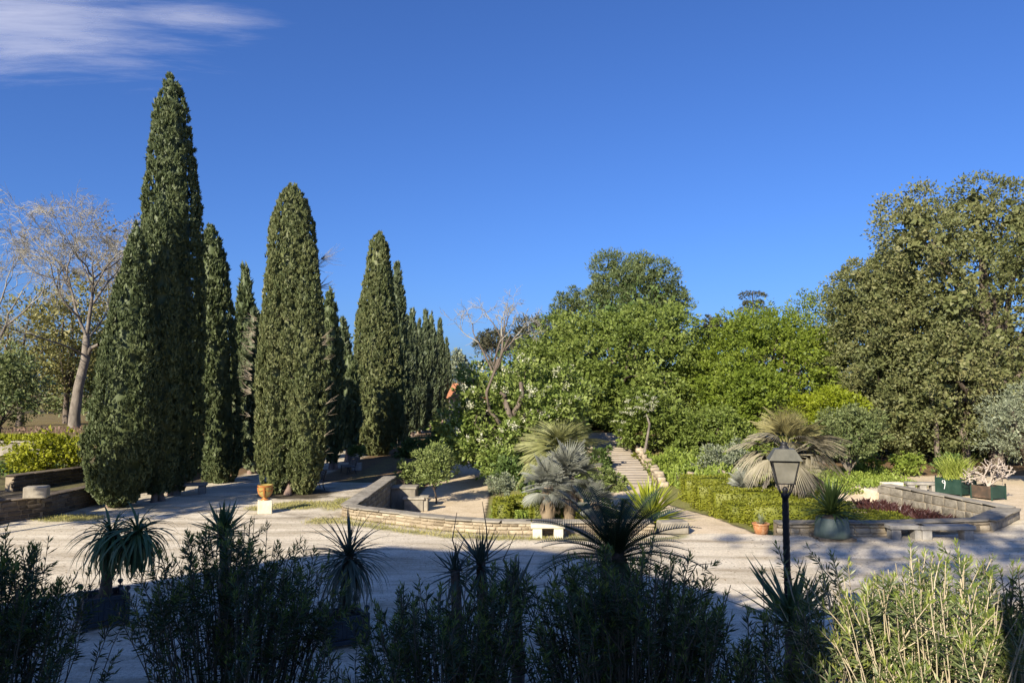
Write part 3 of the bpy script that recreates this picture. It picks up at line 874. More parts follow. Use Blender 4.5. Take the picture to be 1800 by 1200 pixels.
# -------------- cypresses
def cypress_mesh(cols, g, clump_area=.055, per=13, ln=.33, wd=.10, mat='cypress', rough=.10):
    """cols: (dx, dy, lean_x, z0, z1, [(t, radius)...]) ; tight upright sprays in rounded tufts all over the column"""
    lm, core = MB(), MB()
    for (dx, dy, lx, z0, z1, prof) in cols:
        T = np.array([p[0] for p in prof]); Rr = np.array([p[1] for p in prof])
        H = z1 - z0
        tt = np.linspace(0, 1, 60)
        rr = np.interp(tt, T, Rr)
        area = 2 * math.pi * np.trapz(rr, tt) * H
        m = int(area / clump_area)
        cdf = np.cumsum(rr + .02); cdf /= cdf[-1]
        u = np.interp(g.random(m), cdf, tt)
        a = g.random(m) * 2 * math.pi
        # long vertical ribs and hollows in the outline
        ph = g.uniform(0, 6.28, 6)
        rib = 1 + rough * (.55 * np.sin(5 * a + ph[0] + 3 * u) + .4 * np.sin(9 * a + ph[1] - 5 * u) + .45 * np.sin(3 * a + 14 * u + ph[2]) + .3 * np.sin(23 * u + 2 * a + ph[3]))
        r_ = np.maximum(np.interp(u, T, Rr) - ln * .8, .06) * rib * g.uniform(.90, 1.05, m)
        axis_x = dx + lx * u
        cen = np.stack([axis_x + r_ * np.cos(a), dy + r_ * np.sin(a), z0 + u * H], 1)
        nrm = np.stack([np.cos(a), np.sin(a), np.full(m, .25)], 1)
        sz = g.uniform(.65, 1.4, m)
        keep = np.ones(m, bool)
        for (ox, oy, olx, oz0, oz1, op) in cols:
            if (ox, oy, olx, oz0, oz1) == (dx, dy, lx, z0, z1): continue
            ot = (cen[:, 2] - oz0) / (oz1 - oz0)
            orr = np.interp(ot, [p_[0] for p_ in op], [p_[1] for p_ in op]) * ((ot > 0) & (ot < 1))
            keep &= np.hypot(cen[:, 0] - ox - olx * ot, cen[:, 1] - oy) > orr * .88
        cen, nrm, sz = cen[keep], nrm[keep], sz[keep]
        # every tuft is a small rounded knob of scale-leaf sprays
        q = np.repeat(cen, per, 0); nn = np.repeat(nrm, per, 0); s = np.repeat(sz, per)
        od = unit(sphere_dirs(len(q), g) + nn * .75 + np.array([0, 0, .35]))
        R0 = ln * .62 * s[:, None]
        q = q + od * R0 * g.uniform(.25, 1.0, (len(q), 1)) * np.array([1, 1, 1.35])
        d = unit(od * .7 + np.array([0, 0, 1.05]) + g.normal(size=q.shape) * .4)
        l_ = ln * s * g.uniform(.55, 1.1, len(q))
        tris(lm, q - d * l_[:, None] * .4, d, l_, l_ * wd / ln * 1.05, g)
        k = 14
        prof3 = [(max(.02, np.interp(v, T, Rr) * .58), z0 + v * H) for v in np.linspace(0.01, .99, 16)]
        mb2 = MB(); lathe(mb2, prof3, (dx, dy, 0), k)
        vv = mb2.v[0]; vv[:, 0] += lx * np.clip((vv[:, 2] - z0) / H, 0, 1)
        core.add(vv, mb2.f[0])
    return lm.mesh('foliage', M[mat]), core.mesh('inner_foliage', M[mat])
CYP_GROUP = 'cypresses lining the avenue'
def cypress(label, base, meshes, trunk_r=.22, trunk_h=1.2, scale=(1, 1, 1), rz=0.0):
    t = thing('cypress_tree', label, 'tree', tuple(base), CYP_GROUP)
    f, c = meshes
    o1 = link('foliage', f, t); stuff(o1)
    o2 = link('inner_foliage', c, t); stuff(o2)
    for o in (o1, o2):
        o.scale = scale; o.rotation_euler = (0, 0, rz)
    mb = MB()
    g = np.random.default_rng(int(abs(base[0] * 97 + base[1] * 13)))
    for k in range(3):
        a = k * 2.1 + .4
        tube(mb, [(math.cos(a) * trunk_r * 1.1, math.sin(a) * trunk_r * 1.1, -.2), (math.cos(a) * trunk_r * .5, math.sin(a) * trunk_r * .5, trunk_h * .4), (math.cos(a) * .1, math.sin(a) * .1, trunk_h * 1.5)], [trunk_r * .75, trunk_r * .55, trunk_r * .45], 7)
    mb.obj('trunk', M['cypress_bark'], t)
    return t
def prof_px(base, d, rows):
    """rows: (py, left px, right px) of one column -> lean, z0, z1 and radii"""
    zs, xs, rs = [], [], []
    for py, l_, r_ in rows:
        a, b = at(l_, py, d), at(r_, py, d)
        zs.append(a[2] - base[2]); xs.append((a[0] + b[0]) / 2 - base[0]); rs.append((b[0] - a[0]) / 2)
    zs, xs, rs = map(np.array, (zs, xs, rs))
    o = np.argsort(zs); zs, xs, rs = zs[o], xs[o], rs[o]
    z0, z1 = zs[0], zs[-1]
    T = (zs - z0) / (z1 - z0)
    lx = xs[-1] - xs[0]
    return lambda dy: (xs[0], dy, lx, z0, z1, list(zip(T, rs)))
def gbase(px, d):
    x = at(px, 800, d)[0]
    return np.array([x, d, hz(x, d)])
g1 = np.random.default_rng(11)
# A: broad leaning one at the front of the left group
b = gbase(200, 30.6)
cA = prof_px(b, 30.6, [(393, 238, 246), (430, 222, 256), (500, 203, 262), (600, 175, 264), (700, 157, 266), (800, 146, 264), (850, 152, 258), (878, 172, 240), (886, 188, 225)])(0)
cypress('broad leaning cypress nearest the left edge, sunlit on its left', b, cypress_mesh([cA], g1, .024, 26, .155, .070, 'cypress'))
b = gbase(278, 32.2)
cB = prof_px(b, 32.2, [(350, 276, 286), (390, 258, 302), (480, 250, 312), (600, 246, 318), (720, 242, 318), (820, 246, 310), (862, 258, 300)])(0)
cypress('slim cypress pressed between the leaning cypress and the tallest one', b, cypress_mesh([cB], g1, .032, 24, .17, .075, 'cypress'))
b = gbase(305, 34.2)
cC = prof_px(b, 34.2, [(133, 296, 304), (150, 282, 315), (200, 264, 326), (270, 254, 334), (350, 246, 340), (450, 244, 346), (600, 248, 356), (740, 250, 358), (830, 262, 345), (858, 285, 325)])(0)
cypress('tallest cypress, rising high above the left group', b, cypress_mesh([cC], g1, .032, 24, .172, .078, 'cypress'))
b = gbase(378, 39)
cD = prof_px(b, 39, [(396, 366, 374), (420, 350, 388), (470, 343, 400), (560, 343, 412), (660, 344, 424), (760, 346, 430), (820, 352, 425), (850, 365, 410)])(0)
cypress('blunt topped cypress standing right of the tallest one', b, cypress_mesh([cD], g1, .042, 24, .20, .09, 'cypress'))
b = gbase(432, 47)
cE = prof_px(b, 47, [(466, 429, 433), (500, 418, 444), (560, 410, 452), (650, 405, 458), (750, 408, 455), (815, 418, 446)])(0)
cypress('dark shaded cypress with a sharp tip behind the gap in the row', b, cypress_mesh([cE], g1, .11, 22, .34, .15, 'cypress'))
# G: the big sunlit one in the middle, three ribs
b = gbase(512, 34.6)
gG = np.random.default_rng(21)
G1 = prof_px(b, 34.6, [(322, 502, 518), (340, 484, 532), (390, 468, 545), (440, 464, 552), (520, 462, 556), (620, 466, 560), (740, 470, 565), (820, 478, 560), (866, 498, 535)])(.35)
G2 = prof_px(b, 34.2, [(430, 474, 486), (480, 462, 500), (560, 448, 500), (640, 437, 502), (720, 433, 505), (800, 438, 505), (850, 450, 500), (868, 470, 492)])(-.15)
G3 = prof_px(b, 34.2, [(400, 530, 542), (450, 515, 556), (540, 508, 570), (640, 505, 578), (720, 502, 580), (800, 502, 574), (850, 508, 560), (870, 520, 545)])(-.1)
tG = cypress('stout sunlit cypress with dead gray sprays, behind the glazed urn', b, cypress_mesh([G1, G2, G3], gG, .024, 26, .155, .070, 'cypress_old', .10), .3, 1.0)
mb = MB()
for k in range(46):
    left = k < 32
    py = rnd.uniform(540, 745) if left else rnd.uniform(560, 860)
    xx = np.interp(py, [540, 640, 740, 860], [448, 438, 434, 452]) if left else np.interp(py, [560, 640, 740, 860], [566, 577, 579, 562])
    if rnd.random() < .25: xx = rnd.uniform(475, 515); py = rnd.uniform(500, 800)
    a0 = at(xx + (6 if left else -6), py, 34.2 + rnd.uniform(-.4, .5)) - b
    for q in range(5):
        dv = unit(np.array([(-1 if left else 1) * rnd.uniform(.5, 1), rnd.uniform(-.7, .3), rnd.uniform(-.1, .7)]))
        L = rnd.uniform(.2, .7)
        tube(mb, [a0, a0 + dv * L * .5, a0 + dv * L + np.array([0, 0, rnd.uniform(-.1, .15)])], [.008, .006, .002], 3)
stuff(mb.obj('dead_twigs', M['pale_twig'], tG))
mb = MB()
for (px0, py0, sx) in ((566, 470, 1), (572, 505, 1), (578, 455, 1)):
    a0 = at(px0 - 14, py0, 35.0) - b
    for q in range(16):
        dv = unit(np.array([rnd.uniform(.3, 1), rnd.uniform(-.5, .5), rnd.uniform(-.2, .9)]))
        L = rnd.uniform(.5, 1.1)
        tube(mb, [a0, a0 + dv * L * .6, a0 + dv * L + np.array([rnd.uniform(-.1, .2), 0, rnd.uniform(-.05, .2)])], [.012, .008, .003], 3)
stuff(mb.obj('bare_sprays', M['twig'], tG))
b = gbase(585, 45.5)
cH = prof_px(b, 45.5, [(508, 574, 584), (540, 564, 596), (600, 558, 604), (680, 556, 608), (760, 560, 606), (810, 572, 596)])(0)
cypress('half hidden cypress just right of the stout sunlit one', b, cypress_mesh([cH], g1, .10, 22, .33, .15, 'cypress'))
b = gbase(612, 50.5)
cP = prof_px(b, 50.5, [(622, 610, 618), (640, 598, 630), (690, 588, 636), (740, 586, 636), (790, 594, 628)])(0)
cypress('short dark cypress in the shade at the foot of the row', b, cypress_mesh([cP], g1, .12, 20, .36, .16, 'cypress'))
b = gbase(657, 56)
gI = np.random.default_rng(31)
I1 = prof_px(b, 56, [(409, 660, 672), (430, 646, 680), (480, 634, 684), (560, 620, 692), (640, 608, 700), (720, 604, 706), (770, 612, 702), (797, 640, 682)])(0)
cypress('pointed sunlit cypress in the middle of the row', b, cypress_mesh([I1], gI, .052, 24, .235, .11, 'cypress_old', .07))
b = gbase(705, 67)
cJ = prof_px(b, 67, [(461, 695, 700), (490, 687, 709), (560, 686, 719), (640, 687, 726), (720, 690, 728), (780, 698, 718)])(0)
cypress('slender cypress rising behind the pointed sunlit one', b, cypress_mesh([cJ], g1, .15, 22, .42, .2, 'far_cypress'))
proto = []
for k in range(3):
    gg = np.random.default_rng(60 + k)
    proto.append(cypress_mesh([(0, 0, .1 * (k - 1), .5, 13.6, [(0, .5), (.06, 1.1), (.3, 1.35), (.55, 1.2), (.8, .8), (.94, .4), (1, .1)])], gg, .17, 20, .48, .22, 'far_cypress'))
for i, (px, top, d, lab) in enumerate([
        (724, 546, 80, 'far cypress with rounded top next to the slender one'),
        (746, 545, 90, 'far cypress, taller and broader, near the end of the sunlit row'),
        (757, 548, 98, 'far thin cypress tucked behind the broader far one'),
        (771, 563, 108, 'second last cypress at the far end of the row'),
        (784, 594, 122, 'last and smallest cypress at the end of the row'),
        (681, 505, 61, 'narrow cypress squeezed between the pointed and the slender one'),
        (715, 560, 74, 'low far cypress filling the gap after the slender one'),
        (735, 562, 85, 'far cypress between the rounded and the broader far ones'),
        (764, 582, 103, 'thin far cypress between the last few of the row'),
        (778, 602, 115, 'lowest far cypress tucked before the last one')]):
    b = gbase(px, d)
    h = at(px, top, d)[2] - b[2]
    s = h / 13.6
    cypress(lab, b, proto[i % 3], scale=(s * .78, s * .78, s), rz=i * 1.3)
for i, (x, y, h, lab) in enumerate([
        (-15.0, 43.0, 9.5, 'dark shaded cypress in the gap left of the stout sunlit one'),
        (-15.3, 50, 10.5, 'shaded cypress on the far side of the avenue, behind the dark sharp one'),
        (-15.5, 58, 11.0, 'shaded cypress on the far side of the avenue, behind the stout one'),
        (-15.6, 68, 11.5, 'shaded cypress of the back row glimpsed between the middle trunks'),
        (-15.8, 80, 12.0, 'shaded back row cypress behind the slender one'),
        (-16.0, 94, 12.0, 'last shaded cypress of the back row')]):
    s = h / 13.6
    cypress(lab, (x, y, hz(x, y)), proto[(i + 1) % 3], scale=(s * 1.25, s * 1.25, s), rz=i * 2.1)
# -------------- bare trees
def bare_tree(name, label, base, first, length, rad, levels, g, group=None, spread=.62, bark='plane_bark', twig='twig', gravity=.02, kids=(2, 3), shrink=.74, minr=.006, zstretch=1.0):
    t = thing(name, label, 'tree', tuple(base), group)
    big, small = MB(), MB()
    def grow(p, d, L, r, lev):
        n = 5
        P = [p]
        dd = d.copy()
        for i in range(n):
            dd = unit(dd + g.normal(size=3) * (.10 + .03 * (levels - lev)) + np.array([0, 0, .05 if lev > 2 else -gravity]))
            P.append(P[-1] + dd * L / n)
        r1 = max(minr * .6, r * .68)
        tube(big if r > .045 else small, P, np.linspace(r, r1, n + 1), 8 if r > .15 else (5 if r > .03 else 3))
        if lev == 0: return
        k = g.integers(kids[0], kids[1] + 1)
        a0 = g.uniform(0, 6.28)
        for i in range(k):
            u = unit(np.cross(dd, g.normal(size=3)))
            v = np.cross(dd, u)
            a = a0 + i * 6.28 / k
            an = spread * g.uniform(.6, 1.25)
            nd = unit(dd * math.cos(an) + (u * math.cos(a) + v * math.sin(a)) * math.sin(an))
            nd = unit(nd * np.array([1, 1, zstretch]))
            start = P[-1] if i < 2 else P[-2]
            grow(start, nd, L * shrink * g.uniform(.8, 1.2), max(minr, r1 * (.80 if i == 0 else .66)), lev - 1)
        if lev <= 4:
            for q in P[1:-1]:
                if g.random() < .65:
                    nd = unit(dd * .8 + g.normal(size=3) * .55)
                    tube(small, [q, q + nd * L * .3, q + nd * L * .6 + g.normal(size=3) * L * .05], [minr * 1.4, minr, minr * .5], 3)
    for (o_, d, L, r) in first:
        grow(np.array(o_, float), unit(np.array(d, float)), L, r, levels)
    return t, big, small, bark, twig
def finish_bare(res):
    t, big, small, bark, twig = res
    if big.n: big.obj('trunk', M[bark], t)
    if small.n: stuff(small.obj('twigs', M[twig], t))
    return t
d = 60.0
b = np.array([at(130, 760, d)[0], d, at(130, 762, d)[2]])
def rel(px, py, dy=0): return at(px, py, d + dy) - b
gB = np.random.default_rng(5)
limbs0 = []
for (q0, q1, dy, r0) in (((152, 590), (118, 490), 1, .22), ((152, 590), (170, 480), -2, .24), ((142, 560), (70, 500), -3, .16), ((158, 540), (212, 475), 2, .17), ((148, 625), (40, 560), -5, .13), ((150, 600), (205, 540), 5, .12), ((138, 535), (95, 450), 4, .13), ((166, 490), (150, 430), -4, .12), ((166, 490), (196, 430), 3, .11), ((120, 495), (30, 470), -2, .10), ((118, 490), (125, 430), 2, .11)):
    v_ = rel(q1[0], q1[1], dy) - rel(*q0)
    limbs0.append((rel(*q0), v_, float(np.linalg.norm(v_)) * .72, r0 * .66))
res = bare_tree('plane_tree', 'big leafless pale barked plane tree behind the leaning cypress', b, limbs0, 3.6, .3, 5, gB, spread=.50, shrink=.68, minr=.013, kids=(3, 3), zstretch=.85)
tube(res[1], [rel(130, 775), rel(131, 730), rel(138, 680), rel(150, 630), rel(152, 588)], [.54, .43, .37, .33, .24], 12)
tube(res[1], [rel(146, 640), rel(160, 612), rel(174, 605, -1)], [.22, .17, .13], 9)
finish_bare(res)
d = 52.0
b = np.array([at(-40, 760, d)[0], d, 1.2])
res = bare_tree('leafless_tree', 'leafless twiggy tree at the far left edge', b, [(rel(-40, 640), (.25, 0, 1), 3.5, .16), (rel(-40, 640), (.6, .2, .8), 3.2, .14)], 3, .2, 5, np.random.default_rng(9), spread=.5, minr=.010)
tube(res[1], [rel(-40, 800), rel(-42, 700), rel(-40, 635)], [.3, .24, .2], 8)
finish_bare(res)

# -------------- broadleaf trees on the left
tree('clear_stemmed_tree', 'small clear stemmed tree left of the view shading the avenue mouth', 'tree', (-20.4, 19.2, 0), (-20.4, 19.2, 7.2), (2.0, 1.8, 1.8), 'broad', 4200, .3, .16, n_lobes=16, size=.32, seed=94, trunk_r=.12, bottom=-.9, fork=.75)
tree('evergreen_bush', 'rounded evergreen left of the view shading the low wall', 'bush', (-22.8, 22.0, 0), (-22.8, 22.0, 2.5), (2.6, 2.2, 2.2), 'dull', 5000, .3, .15, n_lobes=14, size=.34, seed=92, trunk_r=.15, bottom=-.8)
tree('evergreen_bush', 'second rounded evergreen left of the view beyond the first', 'bush', (-27.2, 22.4, 0), (-27.2, 22.4, 2.5), (2.6, 2.2, 2.2), 'dull', 5000, .3, .15, n_lobes=14, size=.34, seed=93, trunk_r=.15, bottom=-.8)
tree_px('budding_tree', 'yellow green tree coming into leaf behind the plane tree', 'tree', (60, 185, 470, 720, 68), 'budding', 11000, .34, .17, seed=3, n_lobes=26, size=.3, clump=.22, fill=8, bottom=-.8)
tree_px('budding_tree', 'loose olive green tree left of the plane trunk', 'tree', (-20, 95, 520, 730, 62), 'budding', 9000, .30, .15, seed=4, n_lobes=22, size=.33, clump=.24, fill=8, bottom=-.8)
tree_px('brown_budding_tree', 'brownish budding tree just left of the tallest cypress', 'tree', (165, 275, 385, 640, 80), 'brown_bud', 9000, .34, .15, seed=6, n_lobes=22, size=.3, clump=.24, fill=8, bottom=-.8)
tree_px('evergreen_bush', 'dark gray green evergreen bush at the left edge', 'bush', (-60, 66, 590, 770, 44), 'dull', 11000, .20, .09, seed=8, n_lobes=20, clump=.2, bottom=-.8, trunk_r=.15)
tree_px('bushy_tree', 'green bushy tree low behind the plane trunk', 'tree', (120, 260, 560, 760, 72), 'dull', 9000, .34, .17, seed=18, n_lobes=20, clump=.22, bottom=-.8)
t, lobes, g = tree_px('yellow_bush', 'bright yellow green leafy bush above the far left wall', 'bush', (22, 152, 760, 845, 33), 'yellow_bush', 5600, .17, .10, seed=10, n_lobes=16, size=.36, clump=.16, trunk_r=.06, bottom=-.75)
tree_px('dark_bush', 'dark bush in shade under the yellow green one', 'bush', (-30, 135, 800, 862, 35.5), 'shrub', 3500, .2, .11, seed=12, n_lobes=10, size=.4, trunk_r=.06, bottom=-.9)
p = at(20, 785, 41)
t = thing('raised_bed', 'dark walled bed with yellow ground cover at the left edge', 'bed', (p[0] + .2, 41, hz(p[0], 41) - .2))
bevel_box(MB(), (0, .6, .45), (4.2, 1.4, .95), .03).obj('wall', M['ashlar'], t, flat=True)
bevel_box(MB(), (0, .6, .97), (4.4, 1.6, .10), .02).obj('coping_stone', M['coping'], t, flat=True)
mb = MB(); n = 1500
q = np.stack([rng.uniform(-2, 2.1, n), rng.uniform(.0, 1.3, n), rng.uniform(1.0, 1.15, n)], 1)
kites(mb, q, rng.normal(size=(n, 3)) * .5 + np.array([0, 0, 1]), .3, .1, rng)
stuff(mb.obj('ground_cover', M['yellow_bush'], t))
mb = MB(); n = 350
q = np.stack([rng.uniform(-37, -30, n), rng.uniform(50, 57, n), np.zeros(n)], 1)
q[:, 2] = height(q[:, 0], q[:, 1]) + rng.uniform(0, .2, n)
kites(mb, q, rng.normal(size=(n, 3)) * .6 + np.array([0, 0, 1]), .25, .1, rng)
tag(mb.obj('flower_bed', M['pink']), 'reddish pink flower bed at the foot of the plane tree', 'flowers', kind='stuff')

# -------------- the hill of trees in the middle
T1, lob1, gt = tree_px('spreading_tree', 'large domed green tree above the steps', 'tree', (920, 1280, 530, 815, 63), 'broad', 190000, .22, .13, tri=True, hollow=.05, seed=41, n_lobes=70, size=.21, clump=.13, per=20, bottom=-.85, cull=.86, trunk_r=.5, base_z=2.5, droop=.35)
tree_px('spring_tree', 'yellow green spreading tree right of the domed green one', 'tree', (1205, 1510, 548, 815, 58), 'spring', 140000, .18, .10, tri=True, hollow=.03, seed=42, n_lobes=52, size=.23, clump=.13, per=20, bottom=-.85, cull=.86, trunk_r=.4, base_z=1.2, droop=.2)
tree_px('lime_tree', 'small brightest lime green tree above the golden palm', 'tree', (1370, 1525, 680, 800, 49), 'lime', 30000, .18, .10, tri=True, seed=43, n_lobes=24, size=.26, clump=.17, per=14, bottom=-.7, trunk_r=.2, droop=.1)
tree_px('leafy_tree', 'mid green leafy tree between the elder and the palm', 'tree', (1235, 1395, 640, 810, 52), 'spring', 34000, .20, .12, tri=True, seed=44, n_lobes=34, size=.24, clump=.17, bottom=-.8, trunk_r=.25)
tree_px('shrub_thicket', 'dense green shrub thicket behind the box hedges', 'bush', (1165, 1340, 715, 850, 46.5), 'broad', 34000, .18, .10, tri=True, seed=45, n_lobes=34, size=.25, clump=.17, bottom=-.9, trunk_r=.12)
tree_px('gray_green_shrub', 'gray green shrub left of the small blue palm', 'bush', (1225, 1330, 775, 845, 41), 'olive', 6500, .17, .06, seed=46, n_lobes=16, size=.3, bottom=-.9, trunk_r=.06)
tree_px('round_shrub', 'neat rounded dull green shrub right of the golden palm', 'bush', (1432, 1548, 712, 820, 40), 'dull', 15000, .17, .085, seed=47, n_lobes=26, size=.26, clump=.17, bottom=-.7, trunk_r=.14, fork=.15, bark='plane_bark')
tree_px('side_tree', 'deep green tree at the left flank of the domed one', 'tree', (905, 1010, 600, 760, 70), 'broad', 12000, .40, .22, seed=48, n_lobes=22, size=.28, bottom=-.8, trunk_r=.3)
tree_px('dark_thicket', 'dark green shrubs closing the top of the steps', 'bush', (990, 1115, 680, 800, 63), 'shrub', 9000, .36, .2, seed=49, n_lobes=14, size=.34, bottom=-.9, trunk_r=.2)
tree_px('overhanging_tree', 'green tree whose boughs arch over the top of the steps', 'tree', (975, 1118, 645, 768, 56), 'broad', 15000, .30, .16, hollow=-.6, seed=52, base_px=1022, n_lobes=20, size=.28, clump=.16, bottom=-.7, trunk_r=.2, fork=.3, droop=.3)
tree_px('dark_thicket', 'dark shrubs left of the upper steps', 'bush', (960, 1040, 720, 800, 55), 'shrub', 5000, .3, .16, seed=53, n_lobes=14, size=.34, bottom=-.9, trunk_r=.1)
tree_px('dark_thicket', 'dark shrubs right of the upper steps', 'bush', (1078, 1150, 715, 800, 56), 'shrub', 5000, .3, .16, seed=54, n_lobes=14, size=.34, bottom=-.9, trunk_r=.1)
# elder with flower heads
t, lobes, g = tree_px('elder_tree', 'small elder with flat white flower heads and leaning bare trunk', 'tree', (1078, 1200, 690, 800, 47), 'broad', 12000, .26, .14, seed=50, base_px=1140, n_lobes=22, size=.27, clump=.17, bottom=-.5, trunk_r=.10, fork=.9, limbs=False, bark='plane_bark')
mb = MB(); tc_ = np.array(t.location)
pp = [at(1143, 812, 44.6), at(1133, 795, 44.6), at(1138, 768, 44.6), at(1142, 745, 44.8), at(1136, 728, 45.5)]
tube(mb, [q - tc_ for q in pp], [.10, .09, .075, .07, .05], 7)
mb.obj('leaning_stem', M['plane_bark'], t)
def flower_heads(t, spots, mat, n, size, flatness, name='flower_head'):
    base = np.array(t.location)
    for (x, y, dd) in spots:
        c = at(x, y, dd) - base
        mb = MB()
        q = c + rng.normal(size=(n, 3)) * size * np.array([1, 1, flatness])
        kites(mb, q, rng.normal(size=(n, 3)) * .5 + np.array([0, -.5, .6]), size * .8, size * .6, rng)
        stuff(mb.obj(name, M[mat], t))
sp = [(1125 + rnd.uniform(-1, 1) * 34, 716 + rnd.uniform(-1, 1) * 17, 44.4) for i in range(26)] + [(1080, 740, 44.6), (1097, 742, 44.4), (1090, 756, 44.4), (1136, 695, 45.3), (1150, 699, 45.2)]
flower_heads(t, sp, 'petal', 26, .085, .45)
# flowering chestnut-like tree with visible limbs
T8, lob8, g8 = tree_px('flowering_tree', 'broad flowering tree with creamy panicles and thick crooked limbs', 'tree', (775, 1042, 640, 842, 47), 'chestnut', 36000, .27, .15, seed=51, base_px=905, n_lobes=44, size=.19, clump=.17, per=13, bottom=-.75, trunk_r=.34, fork=.35, bark='bark', cull=.6)
sp = []
for c, r in lob8[:-1]:
    for k in range(5):
        dv = unit(np.array([rnd.uniform(-1, 1), -rnd.uniform(.3, 1), rnd.uniform(-.1, 1)]))
        sp.append(c + dv * r * 1.02)
for i, c in enumerate(sp):
    mb = MB(); n = 16
    q = c + rng.normal(size=(n, 3)) * .075 + np.array([0, 0, 1.0]) * rng.uniform(0, .30, (n, 1))
    kites(mb, q, rng.normal(size=(n, 3)) + np.array([0, -.4, .4]), .12, .09, rng)
    stuff(mb.obj('flower_panicle', M['petal'], T8))
b = np.array(T8.location); d = 44.5
mb = MB()
for pts, r0, r1 in (([(905, 800), (897, 765), (898, 735), (890, 712), (888, 695)], .26, .13), ([(898, 735), (912, 712), (918, 690), (915, 672)], .2, .12), ([(898, 735), (885, 700), (888, 695), (880, 690)], .14, .10),
                    ([(900, 752), (925, 727), (945, 722), (962, 724)], .15, .07), ([(880, 745), (860, 720), (855, 690), (868, 655), (885, 615), (897, 590)], .13, .045), ([(870, 650), (858, 625), (850, 612)], .06, .03), ([(850, 760), (835, 745), (838, 730)], .08, .05)):
    P = np.array([at(x, y, d - .4 + .25 * math.sin(i * 2.1)) - b for i, (x, y) in enumerate(pts)])
    tube(mb, P, np.linspace(r0, r1, len(P)), 7)
mb.obj('limb', M['bark'], T8)
d = 52.0
b = np.array([at(865, 760, d)[0], d, hz(at(865, 760, d)[0], d)])
res = bare_tree('leafless_tree', 'gnarled leafless tree reaching above the flowering one', b, [
    (rel(872, 650), rel(897, 590) - rel(872, 650), 2.6, .11), (rel(866, 655), rel(838, 600) - rel(866, 655), 2.4, .09), (rel(868, 640), rel(870, 585) - rel(868, 640), 2.0, .08), (rel(880, 625), rel(918, 590) - rel(880, 625), 1.8, .07)], 2, .1, 4, np.random.default_rng(14), spread=.6, bark='bark', minr=.012, shrink=.66)
tube(res[1], [rel(868, 800), rel(872, 720), rel(868, 655), rel(876, 630)], [.2, .17, .14, .1], 8)
finish_bare(res)
# pines and other far crowns
tree_px('pine_tree', 'tall rounded pine topping the skyline', 'tree', (1030, 1178, 450, 590, 92), 'pine', 52000, .30, .09, tri=True, hollow=-.5, seed=61, n_lobes=18, size=.36, clump=.13, per=16, bottom=-.6, cull=.92, trunk_r=.4, base_z=4, up=.7)
tree_px('pine_tree', 'ragged right shoulder of pine below the rounded one', 'tree', (1140, 1215, 495, 580, 90), 'pine', 7000, .36, .11, hollow=-.5, seed=62, n_lobes=9, size=.40, cull=.92, bottom=-.7, trunk_r=.3, base_z=4, up=.7)
tree_px('pine_tree', 'smaller round pine left of the tall one', 'tree', (966, 1036, 503, 600, 94), 'pine', 8000, .36, .11, hollow=-.5, seed=63, n_lobes=10, size=.40, cull=.92, bottom=-.7, trunk_r=.3, base_z=4, up=.7)
tree_px('dark_conifer', 'dark brownish conifer on the skyline left of the small pine', 'tree', (898, 972, 545, 660, 88), 'conifer', 9000, .38, .12, seed=64, n_lobes=18, size=.3, clump=.22, bottom=-.7, trunk_r=.3)
tree_px('umbrella_pine', 'flat topped umbrella pine far behind the leafless branches', 'tree', (838, 905, 578, 635, 104), 'conifer', 6000, .42, .13, seed=65, n_lobes=14, size=.3, bottom=-.3, trunk_r=.3, up=.7)
tree_px('distant_tree', 'pale bluish distant tree beyond the end of the avenue', 'tree', (786, 832, 615, 690, 135), 'olive', 5000, .5, .25, seed=66, n_lobes=12, size=.34, bottom=-.8, trunk_r=.3)
tree_px('distant_tree', 'dark distant tree top behind the spring tree', 'tree', (1225, 1285, 552, 620, 100), 'conifer', 5000, .45, .2, seed=67, n_lobes=12, size=.34, bottom=-.8, trunk_r=.3)
tree_px('wispy_tree', 'thin feathery tree top against the sky beside the holm oak', 'tree', (1375, 1490, 515, 640, 68), 'broad', 5200, .30, .13, seed=68, n_lobes=20, size=.26, clump=.34, per=10, bottom=-.7, trunk_r=.16, base_z=2, fill=0)
tree_px('wispy_tree', 'feathery tree top behind the yellow green tree', 'tree', (1255, 1390, 538, 640, 70), 'spring', 6500, .30, .14, seed=69, n_lobes=20, size=.26, clump=.30, per=10, bottom=-.7, trunk_r=.16, base_z=2, fill=0)
# cedar: tiers
p = at(1323, 512, 95)
t = thing('cedar_tree', 'distant cedar with a flat tiered top against the sky', 'tree', (p[0], 95, 3))
mb, lm = MB(), MB()
tube(mb, [(0, 0, -.5), (.1, 0, 8), (0, 0, p[2] - 3)], [.4, .25, .05], 7)
mb.obj('trunk', M['bark'], t)
for k, (dz, rr) in enumerate(((-.1, 1.7), (-1.3, 1.2), (-1.9, 2.0), (-3.2, 2.6), (-4.6, 3.0))):
    n = 420
    a = rng.uniform(0, 6.28, n); r_ = rr * np.sqrt(rng.random(n))
    br = np.floor(a / 6.28 * 6) / 6 * 6.28 + .3 * k
    a = br + rng.normal(size=n) * .28
    q = np.stack([r_ * np.cos(a), r_ * np.sin(a), p[2] - 3 + dz - .16 * r_ ** 2 + rng.normal(size=n) * .10 + .12 * np.sin(br * 2.3 + k)], 1)
    kites(lm, q, np.stack([np.cos(a), np.sin(a), rng.normal(size=n) * .5 - .4], 1), .42, .10, rng)
stuff(lm.obj('crown', M['conifer'], t))
